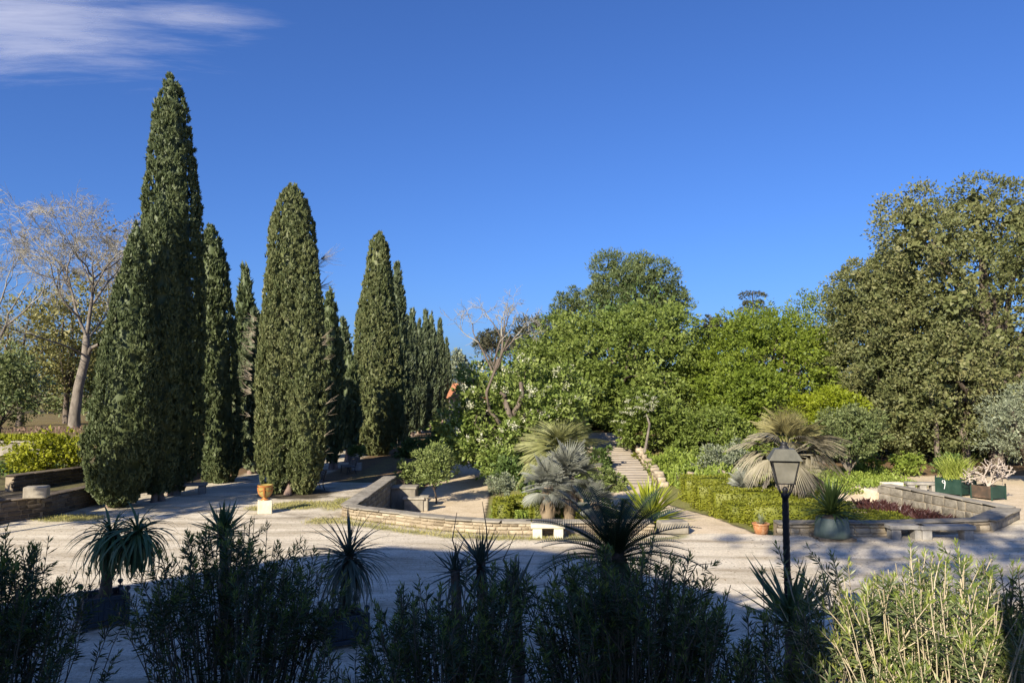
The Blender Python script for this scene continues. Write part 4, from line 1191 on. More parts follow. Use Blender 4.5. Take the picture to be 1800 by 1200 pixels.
# holm oak on the right
cen, r = px_crown(1492, 1900, 328, 860, 50)
TO, lobO, gO = tree('holm_oak', 'huge dense holm oak filling the right side', 'tree', (at(1760, 800, 50)[0], 50, 0), cen, r * np.array([1, .85, 1]), 'oak', 290000, .175, .11, tri=True, hollow=.02, n_lobes=62, size=.235, seed=71, trunk_r=.7, clump=.11, per=20, bottom=-.8, fork=.3, droop=.2, cull=.88)
tree_px('holm_oak', 'lower bough of evergreen oak bulging left toward the spring trees', 'tree', (1462, 1650, 430, 820, 51), 'oak', 95000, .17, .105, tri=True, seed=72, base_px=1600, n_lobes=34, size=.26, clump=.12, per=20, cull=.86, bottom=-.8, trunk_r=.3, droop=.2, base_z=0)
tree_px('olive_tree', 'pale gray green olive tree at the right edge', 'tree', (1728, 1880, 665, 835, 38), 'olive', 15000, .17, .05, seed=73, n_lobes=26, size=.28, clump=.2, bottom=-.6, trunk_r=.25, base_z=0, fork=.4)
tree_px('dark_thicket', 'dark undergrowth beneath the holm oak', 'bush', (1500, 1860, 760, 835, 56), 'shrub', 7000, .32, .18, seed=74, n_lobes=20, size=.3, bottom=-.9, trunk_r=.1, base_z=0)
for i, (px, r0) in enumerate(((1652, .16), (1700, .24), (1752, .42))):
    p = gbase(px, 45.5 + i)
    g_ = np.random.default_rng(i)
    mb = MB()
    tube(mb, [(0, 0, -.2), (.1 * i, .3, 1.2), (.3 - .2 * i, .8, 3.2), (.2, 1.5, 5.5)], [r0 * 1.2, r0, r0 * .85, r0 * .6], 8)
    tag(mb.obj('tree_trunk', M['bark'], None, loc=tuple(p)), ['thin dark trunk in the shade under the holm oak', 'middle trunk standing under the holm oak', 'thickest leaning trunk under the holm oak, behind the bare succulent'][i], 'trunk', 'trunks under the holm oak')
# background woods
def wood(name, label, x0, x1, y, h, mat, n, ln, seed):
    g = np.random.default_rng(seed)
    lobes = []
    k = int((x1 - x0) / 4)
    for i in range(k):
        x = x0 + (i + .5) * (x1 - x0) / k + g.uniform(-1, 1)
        hh = h * g.uniform(.7, 1.1)
        for z in np.arange(1.2, hh, 2.4):
            lobes.append((np.array([x + g.uniform(-1, 1), y + g.uniform(-2, 2), hz(x, y) + z]), np.array([2.9, 2.6, 2.2]) * g.uniform(.8, 1.2)))
    mb = MB()
    crown_leaves(mb, lobes, n, ln, ln * .55, g, .2, 12)
    tag(mb.obj(name, M[mat]), label, 'woods', kind='stuff')
wood('far_wood', 'mass of distant trees beyond the left lawn', -95, -22, 100, 8.5, 'dull', 14000, .6, 81)
wood('far_wood', 'mass of distant trees beyond the avenue and the hill', -22, 34, 150, 6, 'dull', 9000, .7, 82)
wood('far_wood', 'mass of trees behind the holm oak', 18, 75, 72, 11, 'oak', 15000, .5, 83)
wood('far_wood', 'mass of trees on the crown of the hill', -4, 30, 82, 9, 'shrub', 11000, .5, 84)
# red roof in the distance
p = at(832, 686, 115)
t = thing('tiled_house', 'distant house showing only its red tiled roof', 'building', (p[0], 115, hz(p[0], 115)))
hh = p[2] - hz(p[0], 115)
box(MB(), (0, 0, hh / 2 - .6), (7, 6, hh - 1.2)).obj('wall', M['plaster'], t, flat=True)
MB().add([(-4, -3.5, hh - 1.2), (4, -3.5, hh - 1.2), (4, 3.5, hh - 1.2), (-4, 3.5, hh - 1.2), (-3.2, 0, hh + 1.1), (3.2, 0, hh + 1.1)], [np.array([[0, 1, 5, 4], [2, 3, 4, 5]]), np.array([[1, 2, 5], [3, 0, 4]])]).obj('roof', M['roof_tile'], t, flat=True)

# -------------- tree behind the viewpoint, it dapples the right of the terrace
Lq = (23.0 + 8.5) / math.cos(SUN_AZ)
sc = (12.6 - math.sin(SUN_AZ) * Lq, -8.5, math.tan(SUN_EL) * Lq)
t, lobes, g = tree('shade_tree', 'large loose crowned tree behind the viewpoint dappling the terrace', 'tree', (sc[0], -9.0, 0), sc, (5.2, 2.6, 2.5), 'broad', 3600, .42, .24, n_lobes=34, size=.20, seed=91, clump=.30, per=9, bottom=-.95, trunk_r=.22, fork=.5, limbs=False, fill=0)

# ------------------------------------------------------------------ shrubs, hedges and ground plants of the garden
def shrub(name, label, box_, leaf, n, ln, wd, seed, **k):
    return tree_px(name, label, 'bush', box_, leaf, n, ln, wd, seed=seed, trunk_r=.05, **{**dict(n_lobes=14, size=.34, bottom=-.85, clump=.18), **k})
shrub('evergreen_shrub', 'pale green upright shrub beside the stone basin', (728, 800, 778, 862, 38.5), 'pale_shrub', 6500, .16, .06, 101, up=.6)
shrub('evergreen_shrub', 'dark green shrub behind the pale upright one', (745, 838, 742, 815, 50), 'shrub', 6500, .24, .12, 102)
shrub('evergreen_shrub', 'dark shrub in cypress shade at the end of the avenue', (690, 770, 770, 820, 54), 'shrub', 4000, .24, .12, 103)
shrub('small_shrub', 'small bright green sprig on the far end of the retaining wall', (695, 730, 808, 850, 39), 'pale_shrub', 900, .17, .08, 104)
shrub('clipped_shrub', 'gray green rounded shrub beside the sandy path', (852, 905, 832, 872, 33.5), 'olive', 3600, .12, .04, 105)
shrub('evergreen_shrub', 'deep green shrub left of the silver palms', (862, 930, 800, 865, 38), 'shrub', 4200, .2, .1, 106)
shrub('clipped_shrub', 'olive round clipped shrub right of the steps', (1112, 1152, 790, 830, 45), 'box', 3800, .13, .07, 107)
shrub('leafy_shrub', 'broad leaved shrub at the lower left of the steps', (1050, 1098, 822, 872, 36.5), 'pale_shrub', 1800, .2, .1, 108)
shrub('leafy_shrub', 'dark shrub along the left edge of the steps', (1040, 1075, 785, 835, 42), 'shrub', 1800, .2, .1, 109)
shrub('leafy_shrub', 'lone bright green bush in front of the dark oak shade', (1570, 1625, 793, 838, 42), 'cover', 2200, .22, .11, 110)
shrub('leafy_shrub', 'pale blotched bush behind the stone wall of the steps', (1086, 1118, 766, 812, 48), 'pale_shrub', 1500, .18, .09, 111)
shrub('leafy_shrub', 'low fresh green shrub just right of the steps', (1135, 1200, 800, 852, 42), 'cover', 4200, .2, .09, 112)
shrub('leafy_shrub', 'leafy shrub under the rounded dull one', (1500, 1560, 800, 850, 43), 'cover', 2600, .2, .1, 113)
shrub('leafy_shrub', 'dark low shrub right of the reed planter', (1640, 1700, 800, 838, 43), 'shrub', 2000, .2, .1, 114)
shrub('leafy_shrub', 'low shrub at the foot of the flowering tree', (845, 900, 780, 845, 42), 'chestnut', 3000, .24, .12, 115)
def hedge(t, boxes, mat, dens=330, ln=.075, wd=.05):
    """clipped hedge: solid body of twigs with small leaves standing off every face"""
    lm, core = MB(), MB()
    for (c, s) in boxes:
        c, s = np.array(c, float), np.array(s, float)
        bevel_box(core, c, s - .10, .06)
        for ax in range(3):
            for sg in (-1, 1):
                if ax == 2 and sg < 0: continue
                o1, o2 = [a for a in range(3) if a != ax]
                n = int(s[o1] * s[o2] * dens)
                q = np.zeros((n, 3))
                q[:, o1] = rng.uniform(-.5, .5, n) * s[o1]; q[:, o2] = rng.uniform(-.5, .5, n) * s[o2]
                q[:, ax] = sg * s[ax] / 2 + rng.normal(size=n) * .02 + .045 * np.sin(q[:, o1] * 3.1 + c[0]) * np.sin(q[:, o2] * 4.3 + c[1])
                dn = np.zeros((n, 3)); dn[:, ax] = sg
                kites(lm, q + c, dn + rng.normal(size=(n, 3)) * .7 + np.array([0, 0, .4]), ln * rng.uniform(.7, 1.4, n), wd, rng, nrm=dn)
    stuff(core.obj('twig_body', M[mat], t)); stuff(lm.obj('foliage', M[mat], t))
t = thing('box_hedge', 'clipped box hedge with a dark gap left of the silver palms', 'hedge', (.8, 27.2, hz(.8, 27.2)))
zb = 0.0
hedge(t, [((-1.1, -.2, .8), (.62, 1.3, 1.6)), ((-.45, -.2, .32), (.68, 1.3, .64)), ((-.45, .5, 1.36), (.68, .7, .5)), ((.75, -.2, .8), (1.7, 1.3, 1.6)), ((1.95, -.3, .55), (.9, 1.1, 1.1))], 'box')
for i, (c, s, lab) in enumerate([
        ((10.2, 26.6, 0), (3.6, .9, .95), 'front low box hedge right of the path opening'),
        ((9.6, 28.6, 0), (4.0, .95, 1.1), 'second low box hedge behind the front one right of the path'),
        ((9.4, 30.7, 0), (3.8, .95, 1.1), 'third low box hedge of the group right of the path'),
        ((9.2, 32.9, 0), (3.4, 1.0, 1.1), 'rearmost low box hedge of the group right of the path'),
        ((8.3, 27.7, 0), (.8, 1.2, .7), 'short box hedge end beside the pale path')]):
    t = thing('box_hedge', lab, 'hedge', (c[0], c[1], hz(c[0], c[1]) - .05), 'low box hedges right of the path')
    hedge(t, [((0, 0, s[2] / 2), s)], 'box')
t = thing('box_hedge', 'rounded low hedge in shade behind the green tub', 'hedge', (12.0, 26.4, hz(12.0, 26.4)))
hedge(t, [((0, 0, .4), (3.0, 1.0, .95)), ((1.2, .1, .33), (1.6, 1.2, .75))], 'box')
def scatter(name, label, cat, pts_fn, n, mat, ln, wd, hmax, g=rng, up=1.0):
    q = pts_fn(n)
    q = np.column_stack([q, height(q[:, 0], q[:, 1]) + g.random(len(q)) ** 1.5 * hmax * (.25 + 1.1 * np.abs(np.sin(q[:, 0] * 1.35 + 1.2 * np.sin(q[:, 1] * .9)) * np.sin(q[:, 1] * 1.6 + q[:, 0] * .4)))])
    mb = MB()
    kites(mb, q, g.normal(size=(len(q), 3)) * .6 + np.array([0, 0, up]), ln * g.uniform(.6, 1.4, len(q)), wd, g)
    return tag(mb.obj(name, M[mat]), label, cat, kind='stuff')
def rect(x0, x1, y0, y1):
    return lambda n: np.column_stack([rng.uniform(x0, x1, n), rng.uniform(y0, y1, n)])
scatter('ground_cover', 'bright green ground cover between the steps and the box hedges', 'plants', rect(8.2, 12.6, 33.8, 39), 9000, 'cover', .2, .09, .7)
scatter('ground_cover', 'rough green plants on the slope right of the steps', 'plants', rect(8.0, 14.5, 39, 45), 8000, 'cover', .24, .11, .6)
scatter('ground_cover', 'green plants around the silver palms', 'plants', rect(-.9, 4.2, 28.6, 36), 6500, 'cover', .2, .06, .55)
scatter('ground_cover', 'low green plants in front of the dark oak shade', 'plants', rect(15.2, 20.5, 36.5, 41.5), 4500, 'cover', .17, .08, .35)
scatter('ground_cover', 'fresh strap leaves beside the clipped shrub', 'plants', rect(-.9, 1.0, 28.2, 31.6), 1600, 'cover', .34, .05, .5)
scatter('ground_cover', 'mixed low plants on the bank left of the steps', 'plants', rect(.5, 4.6, 36, 46), 6000, 'chestnut', .24, .1, .7)
scatter('white_flower', 'tiny white flowers in the plants right of the steps', 'flowers', rect(8.5, 15, 36, 42), 240, 'petal', .10, .09, .8)
# rubble by the steps
t = thing('rubble_heap', 'scatter of pale rockery stones right of the steps', 'rocks', (9.6, 38.3, hz(9.6, 38.3)))
for i in range(26):
    o = link('rock', rnd.choice(STONES), t, (rnd.uniform(-1.2, 2.2), rnd.uniform(-.4, 1.8), rnd.uniform(.05, .5)))
    s = rnd.uniform(.15, .42)
    o.scale = (s * 1.3, s, s * .8); o.rotation_euler = (rnd.uniform(0, 1), rnd.uniform(0, 1), rnd.uniform(0, 3))
# turf tufts on the terrace edge
def tufts():
    sel = np.argwhere((turf > .4) & (garden < .3) & (Y < 33) & (X > -18) & (X < 3))
    k = sel[rng.integers(0, len(sel), 9000)]
    return np.column_stack([gx[k[:, 1]], gy[k[:, 0]]]) + rng.normal(size=(9000, 2)) * .12
q = tufts(); q = np.column_stack([q, height(q[:, 0], q[:, 1])])
q = q[(q[:, 1] < front_y(q[:, 0]) - .3) | (q[:, 0] < -6.6)]
mb = MB(); kites(mb, q, rng.normal(size=q.shape) * .6 + np.array([0, 0, 1.0]), .09 * rng.uniform(.5, 1.4, len(q)), .016, rng)
tag(mb.obj('dry_grass', M['grass']), 'short dry grass along the foot of the wall and under the cypress', 'grass', kind='stuff')
# red bed
mbb = MB()
t = thing('red_bed', 'bed of dark red leafy plants in front of the slanting gray wall', 'flower bed', (16.0, 29.5, hz(16, 29.5)))
for i in range(120):
    u = rnd.random(); v = rnd.random()
    x = np.interp(u, [0, 1], [15.2, 16.4]) + v * 1.3; y = np.interp(u, [0, 1], [33.6, 26.8]) + v * .6
    x = min(x, np.interp(y, [27.7, 34.6], [18.4, 17.3]) - .5)
    n = 16
    a = rng.uniform(0, 6.28, n)
    mb = MB()
    q = np.zeros((n, 3)) + np.array([0, 0, .02]) + rng.normal(size=(n, 3)) * .03
    kites(mb, q, np.stack([np.cos(a), np.sin(a), rng.uniform(.7, 2.0, n)], 1), rng.uniform(.32, .58, n), .12, rng, fold=.12)
    mb.obj('red_plant', M['red_leaf'], t, loc=(x - 16.0, y - 29.5, hz(x, y) - hz(16, 29.5)))

# ------------------------------------------------------------------ rosettes, palms, cycad
def leaf_mesh(name, L, W, droop, mat, seg=5, fold=.22, taper=.75, base_w=.55):
    rows = []
    for i in range(seg + 1):
        t_ = i / seg
        wv = W * (base_w + (1 - base_w) * min(1, t_ * 4)) * (1 - max(0, (t_ - .3) / .7) ** (1 / taper) * .97)
        ang = droop * t_
        x = L * (math.sin(ang) / droop if droop > 1e-3 else t_)
        z = -L * ((1 - math.cos(ang)) / droop if droop > 1e-3 else 0)
        rows += [(x, -wv / 2, z + wv * fold), (x, 0, z), (x, wv / 2, z + wv * fold)]
    f = []
    for i in range(seg):
        a = i * 3
        f += [[a, a + 3, a + 4, a + 1], [a + 1, a + 4, a + 5, a + 2]]
    return MB().add(rows, np.array(f)).mesh(name, M[mat])
def put_leaf(me, name, parent, loc, az, el, roll=0.0, s=1.0):
    o = link(name, me, parent, tuple(loc))
    o.rotation_mode = 'XYZ'
    m = Matrix.Rotation(az, 4, 'Z') @ Matrix.Rotation(-el, 4, 'Y') @ Matrix.Rotation(roll, 4, 'X')
    o.rotation_euler = m.to_euler('XYZ')
    o.scale = (s, s, s)
    return o
def rosette(parent, c, n, L, W, mat, el0, el1, droops, g=rnd, name='leaf', jit=.05, pw=1.0, meshes=None):
    me = meshes or [leaf_mesh(name, L, W, dr, mat) for dr in droops]
    for i in range(n):
        u = ((i + .5) / n) ** pw
        el = R(el0 + (el1 - el0) * u) + g.uniform(-.13, .13)
        az = i * 2.39996 + g.uniform(-.3, .3)
        k = min(len(me) - 1, int(u * len(me) + g.uniform(-.3, .3))) if len(me) > 1 else 0
        put_leaf(me[max(0, k)], name, parent, (c[0] + g.uniform(-jit, jit), c[1] + g.uniform(-jit, jit), c[2] - .18 * (1 - u) * 0 + g.uniform(-jit, jit) - u * .12), az, el, g.uniform(-.25, .25), g.uniform(.75, 1.12) * (.72 + .28 * min(1, u * 3)))
    return me
def planter_box(label, loc, rz, w_=1.0, h_=.78, group=None, mat='dark_paint', finial=True, front=None):
    t = thing('planter_box', label, 'planter', loc, group, rz)
    p = .045
    for sx in (-1, 1):
        for sy in (-1, 1):
            mb = MB(); bevel_box(mb, (sx * w_ / 2, sy * w_ / 2, h_ / 2 + .02), (.09, .09, h_ + .04), .008)
            po = mb.obj('post', M[mat], t, flat=True)
            if finial:
                lathe(MB(), [(.012, 0), (.022, .02), (.02, .03), (.045, .05), (.056, .08), (.045, .115), (.004, .13)], (sx * w_ / 2, sy * w_ / 2, h_ + .05), 10).obj('finial', M[mat], po)
    sl = MB(); bevel_box(sl, (0, 0, 0), (1, 1, 1), .03)
    slm = sl.mesh('slat', M[mat])
    ns = 7
    for k in range(4):
        a = k * math.pi / 2
        ca, sa = math.cos(a), math.sin(a)
        for i in range(ns):
            u = (i + .5) / ns * (w_ - .10) - (w_ - .10) / 2
            o = link('slat', slm, t, (ca * u + sa * (w_ / 2 - .012), sa * u - ca * (w_ / 2 - .012), h_ / 2 + .06))
            o.rotation_euler = (0, 0, a); o.scale = ((w_ - .10) / ns - .006, .028, h_ - .20)
        for z in (.10, h_ - .03):
            mb = MB(); bevel_box(mb, (0, 0, 0), (w_ - .09, .06, .075), .008)
            o = mb.obj('rail', M[mat], t, flat=True, loc=(sa * (w_ / 2), -ca * (w_ / 2), z))
            o.rotation_euler = (0, 0, a)
    box(MB(), (0, 0, h_ - .16), (w_ - .08, w_ - .08, .1)).obj('soil', M['soil'], t)
    return t
# two-headed yucca in the box at left
D1 = onz(180, 1096, 0)
planter_box('dark square planter holding the two headed yucca', (D1[0], D1[1], 0), R(38), .74, .60, 'dark planter boxes in the shade')
ty = thing('yucca_plant', 'two headed yucca with drooping leaves in the left planter', 'plant', (D1[0], D1[1], .44), 'potted yuccas in the foreground shade')
d = D1[1]
bt = np.array([D1[0], D1[1], .44])
h1, h2 = at(196, 935, d) - bt, at(243, 932, d - .15) - bt
mb = MB()
tube(mb, [at(181, 1085, d) - bt, at(181, 1062, d) - bt, at(186, 1035, d) - bt, at(190, 1000, d) - bt, at(194, 970, d) - bt, h1], [.16, .15, .12, .10, .09, .07], 9)
tube(mb, [at(193, 985, d) - bt, at(215, 965, d) - bt, h2], [.08, .07, .06], 7)
for i in range(7):
    a = i * .9
    tube(mb, [(math.cos(a) * .2, math.sin(a) * .2, -.02), (math.cos(a) * .1, math.sin(a) * .1, .12), (0, 0, .25)], [.04, .05, .05], 5)
mb.obj('trunk', M['bark'], ty)
yl = [leaf_mesh('leaf', 1.02, .072, dr, 'yucca') for dr in (1.2, 1.5, 1.7, 1.6)]
rosette(ty, h1, 170, .80, .055, 'yucca', 82, -66, None, meshes=yl, pw=.6)
rosette(ty, h2 + np.array([0, 0, .02]), 125, .8, .055, 'yucca', 82, -62, None, meshes=yl, pw=.6)
# yucca in the second box
D2 = onz(603, 1128, 0)
planter_box('dark square planter holding the single shaggy yucca', (D2[0], D2[1], 0), R(30), .68, .54, 'dark planter boxes in the shade')
ty = thing('yucca_plant', 'single headed shaggy yucca in the middle planter', 'plant', (D2[0], D2[1], .38), 'potted yuccas in the foreground shade')
bt = np.array([D2[0], D2[1], .38]); d = D2[1]
hh = at(613, 975, d) - bt
mb = MB(); tube(mb, [at(603, 1110, d) - bt, at(604, 1085, d) - bt, at(608, 1045, d) - bt, at(611, 1010, d) - bt, hh], [.15, .14, .11, .10, .08], 9); mb.obj('trunk', M['bark'], ty)
yl2 = [leaf_mesh('leaf', 1.18, .052, dr, 'yucca_gray') for dr in (.4, 1.0, 1.45, 1.6)]
rosette(ty, hh, 200, .98, .042, 'yucca_gray', 84, -62, None, meshes=yl2, pw=.65)
# smaller rosettes among the oleanders
def tall_rosette(label, px, py, d, n, L, W, mat, el0, el1, droops, name='aloe_plant', cat='plant'):
    c = at(px, py, d)
    t = thing(name, label, cat, (c[0], d, 0), 'spiky plants rising from the oleanders')
    mb = MB(); tube(mb, [(0, 0, -.1), (.05, 0, c[2] * .5), (0, 0, c[2])], [.12, .09, .07], 8)
    mb.obj('trunk', M['bark'], t)
    rosette(t, (0, 0, c[2]), n, L, W, mat, el0, el1, droops)
    return t
tall_rosette('dark upswept aloe head above the second oleander', 393, 932, 13.2, 90, .62, .07, 'yucca', 88, -10, (-.5, -.4, .2))
for i, (px, py, n, L, lab) in enumerate(((845, 985, 70, .62, 'tallest gray yucca head among the central left oleander'), (800, 1000, 45, .5, 'left smaller yucca head among the central left oleander'), (905, 1030, 60, .55, 'right yucca head leaning out of the central left oleander'))):
    tt = tall_rosette(lab, px, py, 10.6 - .2 * i, n, L, .045, 'yucca_gray', 86, -45, (.02, .1, .3), 'yucca_plant')
    mb = MB(); z0 = at(px, py, 10.6)[2]
    tube(mb, [(.1, 0, z0), (.08 - .12 * i, 0, z0 + .45), (.02, 0, z0 + .82)], [.010, .009, .004], 4)
    mb.obj('dry_flower_stalk', M['stem'], tt)
# big sword leaved plant round the lamp
cF = at(1392, 1090, 10.6)
t = thing('fan_palm', 'young fan palm with dark split blades beside the lamp post', 'plant', (cF[0], 10.6, 0))
mb = MB(); tube(mb, [(0, 0, -.1), (0, 0, cF[2])], [.12, .1], 8); mb.obj('trunk', M['bark'], t)
sw = [leaf_mesh('blade', 1.05, .12, dr, 'yucca', taper=1.1, base_w=.3) for dr in (.02, .1, .22)]
for i in range(52):
    az = i * 2.4
    el = R(rnd.uniform(10, 82))
    put_leaf(rnd.choice(sw), 'blade', t, (rnd.uniform(-.06, .06), rnd.uniform(-.06, .06), cF[2] - .1), az, el, rnd.uniform(-.6, .6), rnd.uniform(.7, 1.1))
# cycad
cC_ = at(1080, 968, 12.0)
t = thing('cycad_palm', 'large dark cycad with arching feathery fronds in the centre foreground', 'palm', (cC_[0], 12.0, 0))
mb = MB(); lathe(mb, [(.24, -.1), (.26, .5), (.22, 1.2), (.24, cC_[2] - .25), (.15, cC_[2])], n=12, wob=.05); mb.obj('trunk', M['bark'], t)
def cycad_frond(L, droop):
    mb = MB()
    n = 32
    ts = np.linspace(0, 1, 12)
    def P(u):
        a = droop * u
        return np.array([L * math.sin(a) / droop, 0, -L * (1 - math.cos(a)) / droop])
    tube(mb, [P(u) for u in ts], np.linspace(.014, .004, 12), 4)
    for i in range(n):
        u = .12 + .88 * i / n
        p0 = P(u); tg = unit(P(min(1, u + .02)) - P(u - .02))
        up_ = np.cross(np.array([0, 1.0, 0]), tg) * -1
        ll = .27 * math.sin(math.pi * min(1, .18 + .82 * u)) ** .6 + .03
        for sg in (-1, 1):
            dv = unit(np.array([0, sg, 0]) * .85 + tg * .55 + np.array([0, 0, .30]))
            wd = .0125
            mb.add([p0 - tg * wd, p0 + tg * wd, p0 + dv * ll + np.array([0, 0, -.02])], np.array([[0, 1, 2]]))
    return mb.mesh('frond', M['cycad'])
cf = [cycad_frond(1.25, .5), cycad_frond(1.45, .85), cycad_frond(1.5, 1.15)]
for i in range(50):
    u = i / 50
    put_leaf(cf[min(2, int(u * 3))], 'frond', t, (0, 0, cC_[2] - .05 - .15 * u), i * 2.4 + rnd.uniform(-.2, .2), R(68 - 62 * u), rnd.uniform(-.25, .25), rnd.uniform(.85, 1.1))
# silver fan palms
def fan_frond(name, mat, pet, Rf, nseg=22, spread=2.5, droop=.25, wseg=.05):
    mb = MB()
    tube(mb, [(0, 0, 0), (pet * .5, 0, .02), (pet, 0, 0)], [.022, .016, .012], 4)
    for i in range(nseg):
        a = -spread / 2 + spread * i / (nseg - 1)
        L = Rf * (1 - .28 * abs(a) / (spread / 2)) * rnd.uniform(.9, 1.06)
        ca, sa = math.cos(a), math.sin(a)
        b0 = np.array([pet, 0, 0])
        dv = np.array([ca, sa, .10 * abs(sa)])
        sd = np.array([-sa, ca, 0])
        rows = []
        for u in (0, .45, .75, 1.0):
            p = b0 + dv * L * u + np.array([0, 0, -droop * L * u ** 2.2])
            wv = [.012, wseg * Rf, wseg * Rf * .7, .002][(0, .45, .75, 1.0).index(u)]
            rows += [p - sd * wv / 2 + np.array([0, 0, .01]), p + sd * wv / 2 + np.array([0, 0, -.005])]
        mb.add(rows, np.array([[0, 1, 3, 2], [2, 3, 5, 4], [4, 5, 7, 6]]))
    return mb.mesh(name, M[mat])
SILV = [fan_frond('frond', 'silver', .35, .75, nseg=24, droop=dr, wseg=.038) for dr in (.12, .3)]
DEADF = [fan_frond('dead_frond', 'dead_palm', .3, .62, nseg=12, spread=.9, droop=.1, wseg=.06) for k in range(2)]
def fan_palm(label, c, trunk_h, n, s, fronds, dead, nd, name='silver_palm', el0=85, el1=-25, dead_el=(-60, -85), trunk_r=.22):
    t = thing(name, label, 'palm', (c[0], c[1], c[2]), 'fan palms in the garden')
    mb = MB(); lathe(mb, [(trunk_r * 1.2, -.1), (trunk_r, .3), (trunk_r * .9, trunk_h)], n=10, wob=.06)
    mb.obj('trunk', M['dead_palm'], t)
    for i in range(n):
        u = (i + .5) / n
        put_leaf(fronds[i % len(fronds)], 'frond', t, (0, 0, trunk_h + .1 - .3 * u), i * 2.4 + rnd.uniform(-.2, .2), R(el0 + (el1 - el0) * u) + rnd.uniform(-.1, .1), rnd.uniform(-.4, .4), s * rnd.uniform(.85, 1.12))
    for i in range(nd):
        put_leaf(dead[i % len(dead)], 'dead_frond', t, (0, 0, trunk_h - .1 - .25 * rnd.random()), i * 2.4, R(rnd.uniform(*dead_el)), rnd.uniform(-.5, .5), s * rnd.uniform(.8, 1.1))
    return t
def palm_base(px, py, d):
    p = at(px, py, d)
    return np.array([p[0], d, hz(p[0], d)]), p[2] - hz(p[0], d)
b, h = palm_base(1000, 836, 26.4); fan_palm('largest silver blue fan palm of the clump by the hedge', b, h, 46, 1.12, SILV, DEADF, 34)
b, h = palm_base(963, 852, 26.0); fan_palm('left silver blue fan palm of the clump by the hedge', b, h, 38, .95, SILV, DEADF, 34)
b, h = palm_base(1048, 880, 26.2); fan_palm('smallest silver blue fan palm at the right of the clump', b, h, 24, .78, SILV, DEADF, 9)
b, h = palm_base(1308, 858, 29.5); fan_palm('small stiff blue gray palm left of the golden palm', b, h, 40, .72, SILV, DEADF, 6, el1=-40)
# pale fountain palm behind
b, h = palm_base(985, 806, 28.6)
t = thing('fountain_palm', 'pale yellow green palm with a fountain of drooping fronds behind the silver ones', 'palm', tuple(b))
mb = MB(); lathe(mb, [(.5, -.1), (.42, .5), (.36, h * .7), (.3, h)], n=12, wob=.06); mb.obj('trunk', M['gray_dead'], t)
PALE = [fan_frond('frond', 'pale_palm', .55, 1.0, nseg=26, spread=1.7, droop=dr, wseg=.028) for dr in (.55, 1.0)]
GREY = [fan_frond('dead_frond', 'gray_dead', .4, .8, nseg=14, spread=1.0, droop=.15, wseg=.05)]
for i in range(58):
    u = (i + .5) / 58
    put_leaf(PALE[i % 2], 'frond', t, (0, 0, h + .1 - .25 * u), i * 2.4, R(85 - 95 * u), rnd.uniform(-.4, .4), rnd.uniform(.95, 1.2))
for i in range(40):
    put_leaf(GREY[0], 'dead_frond', t, (0, 0, h - .1 - 1.1 * rnd.random()), i * 2.4, R(rnd.uniform(-55, -82)), rnd.uniform(-.5, .5), rnd.uniform(.9, 1.2))
# golden palm with dead skirt behind the lamp
b, h = palm_base(1385, 796, 29.0)
t = thing('golden_palm', 'golden brown fan palm with a hanging skirt of dead fronds behind the lamp', 'palm', tuple(b))
mb = MB(); lathe(mb, [(.34, -.1), (.3, .5), (.22, h * .6), (.2, h)], n=12, wob=.06); mb.obj('trunk', M['gray_dead'], t)
GOLD = [fan_frond('frond', 'golden_palm', .75, .95, nseg=26, spread=2.0, droop=dr, wseg=.035) for dr in (.3, .6)]
TAN = [fan_frond('frond', 'tan_palm', .8, .95, nseg=24, spread=1.8, droop=.75, wseg=.035)]
GD = [fan_frond('dead_frond', 'gray_dead', .7, .95, nseg=16, spread=1.0, droop=.25, wseg=.05)]
for i in range(20):
    put_leaf(GOLD[i % 2], 'frond', t, (0, 0, h), i * 2.4, R(rnd.uniform(30, 85)), rnd.uniform(-.6, .6), rnd.uniform(.95, 1.25))
for i in range(34):
    put_leaf(TAN[0], 'dry_frond', t, (0, 0, h - .1), i * 2.4, R(rnd.uniform(-20, 45)), rnd.uniform(-.6, .6), rnd.uniform(1.0, 1.3))
for i in range(40):
    put_leaf(GD[0], 'dead_frond', t, (0, 0, h - .2), i * 2.4, R(rnd.uniform(-76, -30)), rnd.uniform(-.5, .5), rnd.uniform(1.0, 1.4))
# bright agave
b, h = palm_base(1142, 888, 27.4)
t = thing('agave_plant', 'bright yellow green sword leaved agave in front of the steps', 'plant', tuple(b))
mb = MB(); lathe(mb, [(.2, -.1), (.2, .1), (.12, max(.2, h - .5))], n=10); mb.obj('trunk', M['dead_palm'], t)
rosette(t, (0, 0, max(.15, h - .45)), 105, 1.75, .17, 'agave', 86, 4, (.05, .15, .3), jit=.10)
# potted agave in terracotta by the opening
p = onz(1337, 937, 0)
t = thing('terracotta_pot', 'weathered terracotta pot at the end of the right wall', 'pot', (p[0] + .0, p[1] - .05, 0))
lathe(MB(), [(.001, 0), (.20, 0), (.235, .16), (.26, .28), (.265, .30), (.285, .305), (.29, .35), (.265, .355), (.25, .30), (.001, .29)], n=18).obj('body', M['terracotta'], t)
ta = thing('agave_plant', 'small gray agave in the terracotta pot', 'plant', (p[0], p[1] - .05, .29))
rosette(ta, (0, 0, .1), 46, .36, .035, 'olive', 85, 5, (.1, .2))
